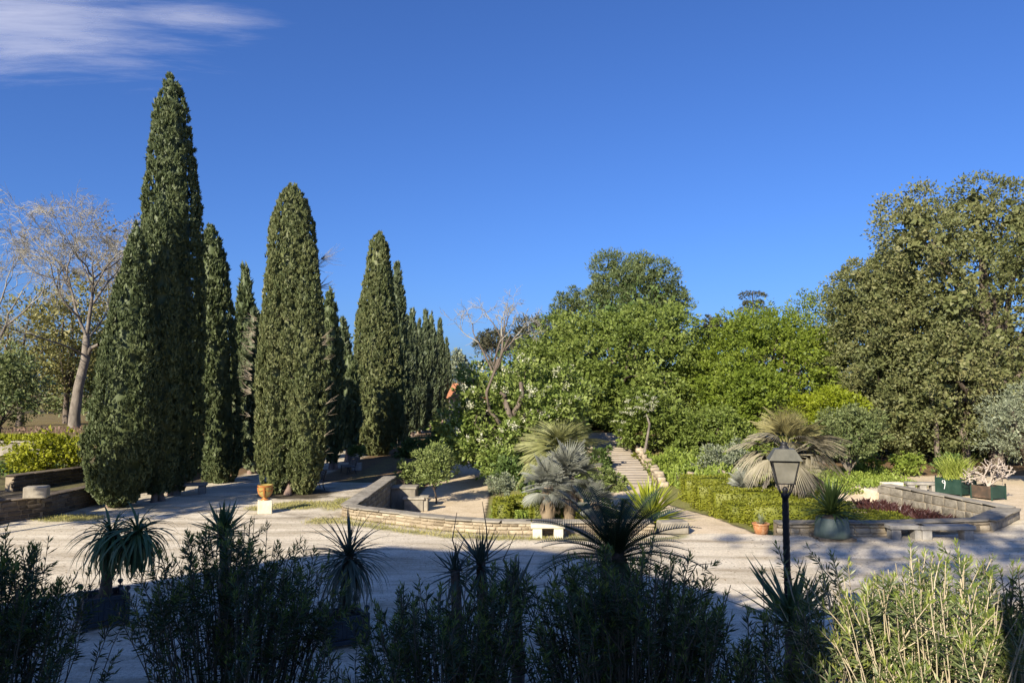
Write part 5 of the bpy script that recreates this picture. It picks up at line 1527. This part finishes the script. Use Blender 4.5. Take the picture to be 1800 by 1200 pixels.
# green tub with yucca
p = onz(1474, 952, 0)
t = thing('planter_tub', 'round worn green tub on a wooden pallet by the right wall', 'planter', (p[0], p[1] + .45, 0))
lathe(MB(), [(.001, .10), (.56, .10), (.53, .3), (.49, .60), (.475, .70), (.45, .70), (.44, .62), (.001, .62)], n=24).obj('body', M['worn_green'], t)
pal = bpy.data.objects.new('pallet', None); COL.objects.link(pal); pal.parent = t
for k in range(3):
    bevel_box(MB(), (0, -.38 + .38 * k, .05), (1.15, .16, .10), .008).obj('bar', M['pallet'], pal, flat=True)
for k in range(5):
    bevel_box(MB(), (-.48 + .24 * k, 0, .094), (.15, 1.0, .02), .003).obj('board', M['pallet'], pal, flat=True)
lathe(MB(), [(.36, .60), (.30, .68), (.16, .74), (.02, .76)], n=14, wob=.08).obj('soil', M['dead_palm'], t)
ty = thing('yucca_plant', 'dark green yucca with splayed sword leaves in the round tub', 'plant', (p[0], p[1] + .45, .72))
rosette(ty, (0, 0, .2), 130, 1.3, .075, 'tub_yucca', 88, -2, (.05, .12, .3, .6), pw=1.0)
# hoop rail
p = onz(1412, 905, -.2)
mb = MB(); tube(mb, [(0, 0, 0), (0, 0, .62), (.06, 0, .70), (.7, .2, .70)], [.018] * 4, 6)
tag(mb.obj('hoop_rail', M['gray_stone'], None, loc=(p[0], p[1], hz(p[0], p[1]))), 'bent gray metal rail end left of the green tub', 'rail')

# ------------------------------------------------------------------ benches, urn, planters on the right
def stone_bench(label, x, y, z, L, rz, mat, h=.44, dep=.44, group='stone benches', legs=2):
    t = thing('stone_bench', label, 'bench', (x, y, z), group, rz)
    bevel_box(MB(), (0, 0, h - .06), (L, dep, .13), .015).obj('seat', M[mat], t, flat=True)
    for k in range(legs):
        u = (k / (legs - 1) - .5) * (L - .42)
        bevel_box(MB(), (u, 0, (h - .125) / 2 - .01), (.30, dep * .8, h - .125), .015).obj('leg', M[mat], t, flat=True)
    return t
p0, p1 = onz(1552, 940, 0), onz(1605, 942, 0)
stone_bench('left of the two gray stone benches before the right wall', (p0[0] + p1[0]) / 2, 24.05, 0, 1.15, 0, 'gray_stone')
p0 = onz(1640, 940, 0)
stone_bench('right of the two gray stone benches before the right wall', p0[0] + .02, 23.95, 0, 1.75, 0.02, 'gray_stone')
p0 = onz(957, 941, 0)
stone_bench('pale stone bench against the low wall behind the cycad', p0[0] + .1, 24.25, 0, 1.1, 0, 'pale_stone')
p0 = onz(1637, 868, 0)
stone_bench('weathered bench on splayed supports beyond the slanting wall', p0[0], 35.2, 0, 1.45, -.12, 'gray_stone', .46, .45, legs=3)
p0 = onz(1570, 858, 0)
t = thing('stone_block', 'pale low stone block left of the weathered bench', 'block', (p0[0], 36.6, 0))
bevel_box(MB(), (0, 0, .14), (1.0, .4, .3), .02, .1).obj('block', M['pale_stone'], t, flat=True)
p0 = onz(333, 868, 0)
stone_bench('dark stone bench in shade among the left cypresses', p0[0], p0[1], 0, 1.5, .25, 'gray_stone', .5, .5)
# urn on pedestal
p0 = onz(463, 902, 0)
t = thing('stone_pedestal', 'square pale stone pedestal on the dry grass', 'pedestal', (p0[0], p0[1] + .15, 0))
bevel_box(MB(), (0, 0, .24), (.52, .52, .50), .015, .35).obj('block', M['pale_stone'], t, flat=True)
t = thing('garden_urn', 'glazed brown and green footed urn on the pale pedestal', 'urn', (p0[0], p0[1] + .15, .49))
prof = [(.001, .0), (.16, .0), (.16, .035), (.10, .06), (.085, .10), (.11, .13), (.17, .19), (.225, .28), (.255, .40), (.262, .50), (.275, .53), (.295, .55), (.295, .585), (.25, .59), (.24, .55), (.001, .52)]
lathe(MB(), prof, n=24).obj('body', M['glaze_green'], t)
for k in range(4):
    a = k * math.pi / 2 + math.radians(-80)
    mb = MB(); tube(mb, [(math.cos(a) * r_ * .99, math.sin(a) * r_ * .99, z) for r_, z in prof[5:10]], [.03, .045, .05, .05, .045], 6)
    mb.obj('drip_band', M['glaze_brown'], t)
lathe(MB(), [(.163, -.0), (.164, .037), (.104, .062), (.089, .10)], n=24).obj('foot', M['glaze_brown'], t)
lathe(MB(), [(.264, .495), (.279, .53), (.299, .55), (.299, .588)], n=24).obj('rim', M['glaze_brown'], t)
for k in range(4):
    mb = MB()
    a0 = k * math.pi / 2 + math.radians(-80)
    tube(mb, [(math.cos(a0 + u * math.pi / 2) * .262, math.sin(a0 + u * math.pi / 2) * .262, .46 - .10 * math.sin(u * math.pi)) for u in np.linspace(0, 1, 8)], .018, 5)
    mb.obj('garland', M['glaze_brown'], t)
# white pedestal with potted plant far down the avenue
p0 = onz(627, 826, 0)
t = thing('stone_pedestal', 'pale pedestal in the shade by the avenue bench', 'pedestal', (p0[0], p0[1], 0))
bevel_box(MB(), (0, 0, .22), (.6, .5, .46), .02, .1).obj('block', M['gray_stone'], t, flat=True)
t = thing('potted_plant', 'leafy plant in a pot on the shaded pedestal', 'plant', (p0[0], p0[1], .45))
lathe(MB(), [(.001, 0), (.15, 0), (.22, .32), (.24, .34), (.20, .34), (.001, .28)], n=14).obj('pot', M['gray_stone'], t)
mb = MB(); q = sphere_dirs(420, rng) * np.array([.5, .4, .35]) * rng.uniform(.3, 1, (420, 1)) + np.array([0, 0, .65]); kites(mb, q, q - np.array([0, 0, .4]), .2, .1, rng)
stuff(mb.obj('foliage', M['shrub'], t))
# park benches
def park_bench(label, px, py, rz, L=1.5):
    p = onz(px, py, 0)
    t = thing('park_bench', label, 'bench', (p[0], p[1], 0), 'slatted benches beside the avenue', rz)
    for k in range(4):
        bevel_box(MB(), (0, -.2 + .12 * k, .44), (L, .10, .03), .005).obj('seat_slat', M['bench_slat'], t, flat=True)
    for k in range(4):
        bevel_box(MB(), (0, .26 + .03 * k, .54 + .11 * k), (L, .03, .095), .005).obj('back_slat', M['bench_slat'], t, flat=True)
    for sx in (-1, 1):
        x = sx * (L / 2 - .12)
        mb = MB()
        tube(mb, [(x, -.26, 0), (x, -.22, .24), (x, -.22, .42)], [.025] * 3, 6)
        tube(mb, [(x, .30, 0), (x, .20, .25), (x, .22, .44), (x, .37, .95)], [.025] * 4, 6)
        tube(mb, [(x, -.24, .41), (x, .22, .41)], [.02] * 2, 6)
        mb.obj('side_frame', M['dark_metal'], t)
park_bench('slatted park bench beside the pale pedestal', 612, 832, R(-60), 1.4)
park_bench('slatted park bench half hidden behind the stout cypress', 556, 859, R(-65), 1.4)
# green boxes on the right
p0 = onz(1690, 873, 0)
def metal_box(label, px, py, w_, h_, rz, rusty):
    p = onz(px, py, 0)
    t = thing('planter_box', label, 'planter', (p[0], p[1] + .4, 0), 'dark green planters on the sandy walk', rz)
    for k in range(4):
        a = k * math.pi / 2
        mb = MB(); bevel_box(mb, (0, 0, 0), (w_ - .05, .03, h_ - .1), .006)
        o = mb.obj('panel', M['rust_paint' if (rusty and k == 3) else 'green_paint'], t, flat=True, loc=(math.sin(a) * (w_ / 2 - .01), -math.cos(a) * (w_ / 2 - .01), h_ / 2 + .03))
        o.rotation_euler = (0, 0, a)
        for sx in (-1,):
            pass
    for sx in (-1, 1):
        for sy in (-1, 1):
            po = bevel_box(MB(), (sx * w_ / 2, sy * w_ / 2, h_ / 2), (.06, .06, h_), .006).obj('post', M['green_paint'], t, flat=True)
            lathe(MB(), [(.01, 0), (.03, .02), (.035, .05), (.02, .08), (.002, .09)], (sx * w_ / 2, sy * w_ / 2, h_), 8).obj('finial', M['dark_metal'], po)
    box(MB(), (0, 0, h_ - .1), (w_ - .06, w_ - .06, .08)).obj('soil', M['soil'], t)
    return t, p
t, p = metal_box('larger dark green planter holding tall reed grass', 1690, 871, 1.15, .78, R(28), False)
# plate and number mark on the larger planter
plate = MB(); lathe(plate, [(.045, 0), (.045, .008), (.001, .008)], n=12)
o = plate.obj('round_plate', M['white_paint'], t, loc=(-.1, -.62, .58)); o.rotation_euler = (math.pi / 2, 0, 0)
mb = MB()
tube(mb, [(-.60, .12, .60), (-.60, .16, .66), (-.60, .22, .66), (-.60, .26, .60), (-.60, .22, .54), (-.60, .16, .54), (-.60, .12, .60), (-.60, .13, .45), (-.60, .17, .28)], [.018] * 9, 4)
mb.obj('white_mark', M['white_paint'], t)
tr = thing('reed_grass', 'tall arching reed grass in the larger green planter', 'plant', (p[0], p[1] + .4, .70))
mb = MB(); n = 620
a = rng.uniform(0, 6.28, n)
blades(mb, np.stack([rng.normal(size=n) * .26, rng.normal(size=n) * .26, np.zeros(n)], 1), np.stack([np.cos(a) * .45, np.sin(a) * .45, np.full(n, 1.0)], 1), rng.uniform(1.2, 2.1, n), .04, rng.uniform(.25, .75, n), rng, 5)
stuff(mb.obj('foliage', M['reed'], tr))
t, p = metal_box('smaller dark green planter with a rusty side holding the bare succulent', 1748, 879, .92, .62, R(24), True)
ts = thing('bare_succulent', 'bare pale branching succulent in the smaller green planter', 'plant', (p[0], p[1] + .4, .55))
mb = MB(); gs = np.random.default_rng(3)
def succ(p, d, L, r, lev):
    q = [p]
    dd = d
    for i in range(3):
        dd = unit(dd + gs.normal(size=3) * .22)
        q.append(q[-1] + dd * L / 3)
    tube(mb, q, np.linspace(r, r * .85, 4), 6)
    if lev == 0: return
    for k in range(gs.integers(2, 4)):
        succ(q[-1], unit(dd * .6 + gs.normal(size=3) * .6 + np.array([0, 0, .12])), L * .78, r * .80, lev - 1)
for k in range(5):
    succ(np.array([0, 0, 0.]), unit(np.array([math.cos(k * 1.7) * .6, math.sin(k * 1.7) * .6, 1.0])), .46, .040, 4)
mb.obj('branches', M['succulent'], ts)

# ------------------------------------------------------------------ lamp post
dl = 11.0
pt = at(1377, 786, dl)
t = thing('street_lamp', 'black iron lamp post with a dusty four sided lantern', 'lamp', (at(1380, 860, dl)[0], dl, 0), None, R(-14))
zt = at(1377, 781, dl)[2]
z_hood_b = at(1377, 809, dl)[2]; z_hood_t = at(1377, 788, dl)[2]; z_pane_b = at(1377, 849, dl)[2]
mb = MB()
prof = [(.11, -.1), (.11, .25), (.085, .3), (.08, .7), (.06, .75)]
z = .75
while z < z_pane_b - .30:
    prof += [(.047, z), (.053, z + .035), (.047, z + .07)]
    z += .10
prof += [(.045, z_pane_b - .22), (.062, z_pane_b - .20), (.062, z_pane_b - .17), (.04, z_pane_b - .14)]
lathe(mb, prof, n=14); mb.obj('post', M['dark_metal'], t)
wt, wb = .185, .118
lamp_root = t
lantern = bpy.data.objects.new('lantern', None); COL.objects.link(lantern); lantern.parent = t
t = lantern
mb = MB(); lathe(mb, [(.03, z_pane_b - .15), (.045, z_pane_b - .09), (.02, z_pane_b - .05)], n=10); mb.obj('collar', M['dark_metal'], t)
for sx in (-1, 1):
    for sy in (-1, 1):
        mb = MB(); tube(mb, [(sx * .03, sy * .03, z_pane_b - .19), (sx * .075, sy * .075, z_pane_b - .12), (sx * wb * .95, sy * wb * .95, z_pane_b + .005)], [.012, .011, .010], 6)
        mb.obj('bracket', M['dark_metal'], t)
for k in range(4):
    a = k * math.pi / 2
    ca, sa = math.cos(a), math.sin(a)
    def q(u, w_, z_): return (ca * u + sa * w_, sa * u - ca * w_, z_)
    fr = MB()
    fr.add([q(-wt + .012, wt - .006, z_hood_b - .005), q(wt - .012, wt - .006, z_hood_b - .005), q(wb - .012, wb - .006, z_pane_b + .015), q(-wb + .012, wb - .006, z_pane_b + .015),
            q(-wt + .012, wt - .010, z_hood_b - .005), q(wt - .012, wt - .010, z_hood_b - .005), q(wb - .012, wb - .010, z_pane_b + .015), q(-wb + .012, wb - .010, z_pane_b + .015)], BOXF)
    fr.obj('glass_pane', M['glass'], t, flat=True)
    mb = MB()
    tube(mb, [q(-wt, wt, z_hood_b), q(-wb, wb, z_pane_b)], [.011, .011], 4)
    mb.obj('corner_bar', M['dark_metal'], t)
    mb = MB(); tube(mb, [q(-wb - .005, wb, z_pane_b + .004), q(wb + .005, wb, z_pane_b + .004)], [.010, .010], 4); mb.obj('bottom_rail', M['dark_metal'], t)
    mb = MB(); tube(mb, [q(-wt - .005, wt, z_hood_b), q(wt + .005, wt, z_hood_b)], [.010, .010], 4); mb.obj('top_rail', M['dark_metal'], t)
lathe(MB(), [(.02, z_pane_b + .02), (.03, z_pane_b + .06), (.03, z_pane_b + .10), (.045, z_pane_b + .15), (.05, z_pane_b + .20), (.03, z_pane_b + .25), (.002, z_pane_b + .26)], n=12).obj('bulb', M['white_paint'], t)
e0, e1 = .235, .135
hood = MB()
hood.add([(-e0, -e0, z_hood_b + .012), (e0, -e0, z_hood_b + .012), (e0, e0, z_hood_b + .012), (-e0, e0, z_hood_b + .012), (-e1, -e1, z_hood_t), (e1, -e1, z_hood_t), (e1, e1, z_hood_t), (-e1, e1, z_hood_t)], BOXF)
hood.obj('hood', M['hood_metal'], t, flat=True)
lathe(MB(), [(.075, z_hood_t), (.06, z_hood_t + .03), (.045, z_hood_t + .055), (.05, z_hood_t + .06), (.05, z_hood_t + .085), (.03, z_hood_t + .095), (.001, z_hood_t + .1)], n=14).obj('vent_cap', M['dark_metal'], t)

# ------------------------------------------------------------------ oleanders in the foreground
def oleander(label, px0, px1, ptop, d, n_stem, seed, stem='stem', leaf='oleander', young='oleander_tip', leafy=1.0, depth=1.2, stem_r=.009, lmin=.35, profile=None, bare=.12, tilt=.12):
    g = np.random.default_rng(seed)
    xa, xb = at(px0, 1000, d)[0], at(px1, 1000, d)[0]
    cx = (xa + xb) / 2
    t = thing('oleander_bush', label, 'bush', (cx, d, 0), 'oleanders in front of the viewpoint')
    hmax = at(900, ptop, d)[2]
    st, lf, yg = MB(), MB(), MB()
    half = (xb - xa) / 2
    P_, D_, L_, YP, YD = [], [], [], [], []
    for i in range(n_stem):
        u = g.uniform(-1, 1)
        v = g.normal() * .4
        top = hmax * (profile(u) if profile else 1 - .22 * abs(u) ** 2.2) * g.uniform(.62, 1.0) ** .6
        b0 = np.array([u * half * .45, v * depth * .5, -.05])
        tip = np.array([u * half + g.normal() * tilt, v * depth + g.normal() * .15, top])
        if g.random() < .16:
            tip = tip + np.array([g.normal() * .38, g.normal() * .25, -top * g.uniform(.02, .16)])
        mid = b0 * .4 + tip * .6 + np.array([-(tip[0] - b0[0]) * .22, 0, 0]) + g.normal(size=3) * .07
        mid[2] = top * .5
        ts = np.linspace(0, 1, 9)[:, None]
        pts = (1 - ts) ** 2 * b0 + 2 * ts * (1 - ts) * mid + ts ** 2 * tip + g.normal(size=(9, 3)) * .012
        tube(st, pts, np.linspace(stem_r * 1.5, stem_r * .45, 9), 4)
        ends = [(pts[-1], unit(pts[-1] - pts[-2]), .0)]
        for k in range(g.integers(1, 4)):
            j = g.integers(4, 8)
            dv = unit(unit(pts[j] - pts[j - 1]) + g.normal(size=3) * .38 + np.array([0, 0, .25]))
            L = g.uniform(.25, .65)
            e = pts[j] + dv * L
            if e[2] > top * 1.02: e[2] = top * g.uniform(.93, 1.02)
            tube(st, [pts[j], pts[j] + dv * L * .5 + g.normal(size=3) * .02, e], [stem_r * .8, stem_r * .6, stem_r * .35], 4)
            ends.append((e, unit(e - pts[j]), L))
        if g.random() < bare: continue
        for (e, dv, L) in ends:
            m = int(g.integers(18, 42) * leafy)
            if m < 3: continue
            s = g.random(m) ** 1.3 * g.uniform(.25, .65)
            base = e - dv * s[:, None]
            side = unit(np.cross(np.repeat(dv[None], m, 0), g.normal(size=(m, 3))))
            dd = unit(side * (.35 + 1.1 * np.minimum(1, s / .3))[:, None] + dv * .75 + np.array([0, 0, -.25]) * (s > .25)[:, None])
            isy = (s < .10)
            P_.append(base[~isy]); D_.append(dd[~isy]); YP.append(base[isy]); YD.append(dd[isy])
    st.obj('stems', M[stem], t); t.children[-1]['kind'] = 'stuff'
    P_, D_ = np.concatenate(P_), np.concatenate(D_)
    kites(lf, P_, D_, g.uniform(.08, .15, len(P_)), .018, g, fold=.12)
    stuff(lf.obj('foliage', M[leaf], t))
    YP, YD = np.concatenate(YP), np.concatenate(YD)
    kites(yg, YP, YD, g.uniform(.05, .10, len(YP)), .015, g, fold=.12)
    stuff(yg.obj('young_leaves', M[young], t))
    return t
oleander('dark oleander filling the lower left corner', -120, 118, 925, 8.0, 120, 201, depth=1.0, profile=lambda u: 1 - .20 * max(0, u) ** 1.3)
oleander('tall shaded oleander right of the two headed yucca', 255, 575, 915, 9.0, 170, 202, profile=lambda u: 1 - .25 * abs(u + .1) ** 2)
oleander('shaded oleander mixed with yuccas left of centre', 650, 925, 985, 8.6, 120, 203, profile=lambda u: .92 + .08 * u)
oleander('dense shaded oleander below the cycad', 925, 1275, 950, 8.4, 190, 204, profile=lambda u: 1 - .20 * abs(u) ** 2)
oleander('thin dark oleander around the foot of the lamp post', 1260, 1490, 1030, 7.6, 85, 205, leafy=.7, profile=lambda u: .86 + .14 * u)
oleander('sunlit oleander of pale straw stems at the lower right', 1445, 1775, 978, 7.4, 300, 206, stem='straw_stem', leaf='oleander_mid', leafy=1.0, stem_r=.0092, depth=1.3, bare=.2, tilt=.34)
oleander('dark oleander at the lower right corner', 1690, 1900, 985, 7.8, 110, 207)
oleander('low dark oleander under the middle planter', 520, 700, 1140, 7.6, 45, 208, leafy=.7)

scatter('undergrowth', 'dark leafy undergrowth along the bottom edge', 'plants', rect(-7.5, 5.0, 6.2, 9.2), 9000, 'oleander', .13, .035, .75)
q = np.column_stack([rng.uniform(-16, 17, 2600), rng.uniform(16, 28, 2600)])
q = q[(q[:, 1] < front_y(q[:, 0]) - .4)]
q = np.column_stack([q, height(q[:, 0], q[:, 1]) + .012])
mb = MB(); kites(mb, q, rng.normal(size=q.shape) * np.array([1, 1, .12]), .07 * rng.uniform(.5, 1.3, len(q)), .035, rng, nrm=np.array([0, 0, 3.0]))
tag(mb.obj('fallen_leaves', M['dead_palm']), 'dry leaves and twigs strewn over the gravel terrace', 'leaves', kind='stuff')

# ------------------------------------------------------------------ cloud
def cloud():
    m, n, l, b = new_mat('cirrus')
    tc = n.new('ShaderNodeTexCoord')
    mp = n.new('ShaderNodeMapping'); mp.inputs['Scale'].default_value = (.0007, .0030, 0); mp.inputs['Rotation'].default_value = (0, 0, R(6))
    l.new(tc.outputs['Object'], mp.inputs['Vector'])
    no = n.new('ShaderNodeTexNoise'); no.inputs['Scale'].default_value = 1.6; no.inputs['Detail'].default_value = 10; no.inputs['Roughness'].default_value = .64; no.inputs['Distortion'].default_value = .25
    l.new(mp.outputs[0], no.inputs['Vector'])
    at_ = n.new('ShaderNodeAttribute'); at_.attribute_name = 'cover'
    ad = n.new('ShaderNodeMath'); ad.operation = 'ADD'; l.new(no.outputs['Fac'], ad.inputs[0]); l.new(at_.outputs['Fac'], ad.inputs[1])
    mr = n.new('ShaderNodeMapRange'); mr.interpolation_type = 'SMOOTHSTEP'
    mr.inputs['From Min'].default_value = .84; mr.inputs['From Max'].default_value = 1.70; mr.inputs['To Max'].default_value = .46
    l.new(ad.outputs[0], mr.inputs['Value'])
    df = n.new('ShaderNodeBsdfDiffuse'); df.inputs['Color'].default_value = (.9, .9, .9, 1)
    tl = n.new('ShaderNodeBsdfTranslucent'); tl.inputs['Color'].default_value = (.9, .9, .9, 1)
    m1 = n.new('ShaderNodeMixShader'); m1.inputs[0].default_value = .7; l.new(df.outputs[0], m1.inputs[1]); l.new(tl.outputs[0], m1.inputs[2])
    tr = n.new('ShaderNodeBsdfTransparent')
    m2 = n.new('ShaderNodeMixShader'); l.new(mr.outputs[0], m2.inputs[0]); l.new(tr.outputs[0], m2.inputs[1]); l.new(m1.outputs[0], m2.inputs[2])
    l.new(m2.outputs[0], n['Material Output'].inputs['Surface'])
    z = 2500.0
    xs, ys = np.linspace(-6500, -500, 60), np.linspace(3000, 8500, 60)
    XX, YY = np.meshgrid(xs, ys)
    v = np.stack([XX, YY, z + 60 * np.sin(XX / 700) * np.cos(YY / 900)], -1).reshape(-1, 3)
    i = np.arange(3600).reshape(60, 60)
    f = np.stack([i[:-1, :-1], i[:-1, 1:], i[1:, 1:], i[1:, :-1]], -1).reshape(-1, 4)
    me = MB().add(v, f).mesh('cloud', m)
    c0 = onz(60, 40, z); 
    cov = np.exp(-(((XX - c0[0] + 300) / 1500) ** 2 + ((YY - c0[1]) / 1150) ** 2))
    c1 = onz(330, 30, z)
    cov = np.maximum(cov, .8 * np.exp(-(((XX - c1[0]) / 700) ** 2 + ((YY - c1[1]) / 350) ** 2)))
    a = me.attributes.new('cover', 'FLOAT', 'POINT'); a.data.foreach_set('value', cov.ravel().astype(np.float32))
    tag(link('cloud', me), 'thin wispy white cloud at the upper left of the sky', 'cloud', kind='stuff')
cloud()
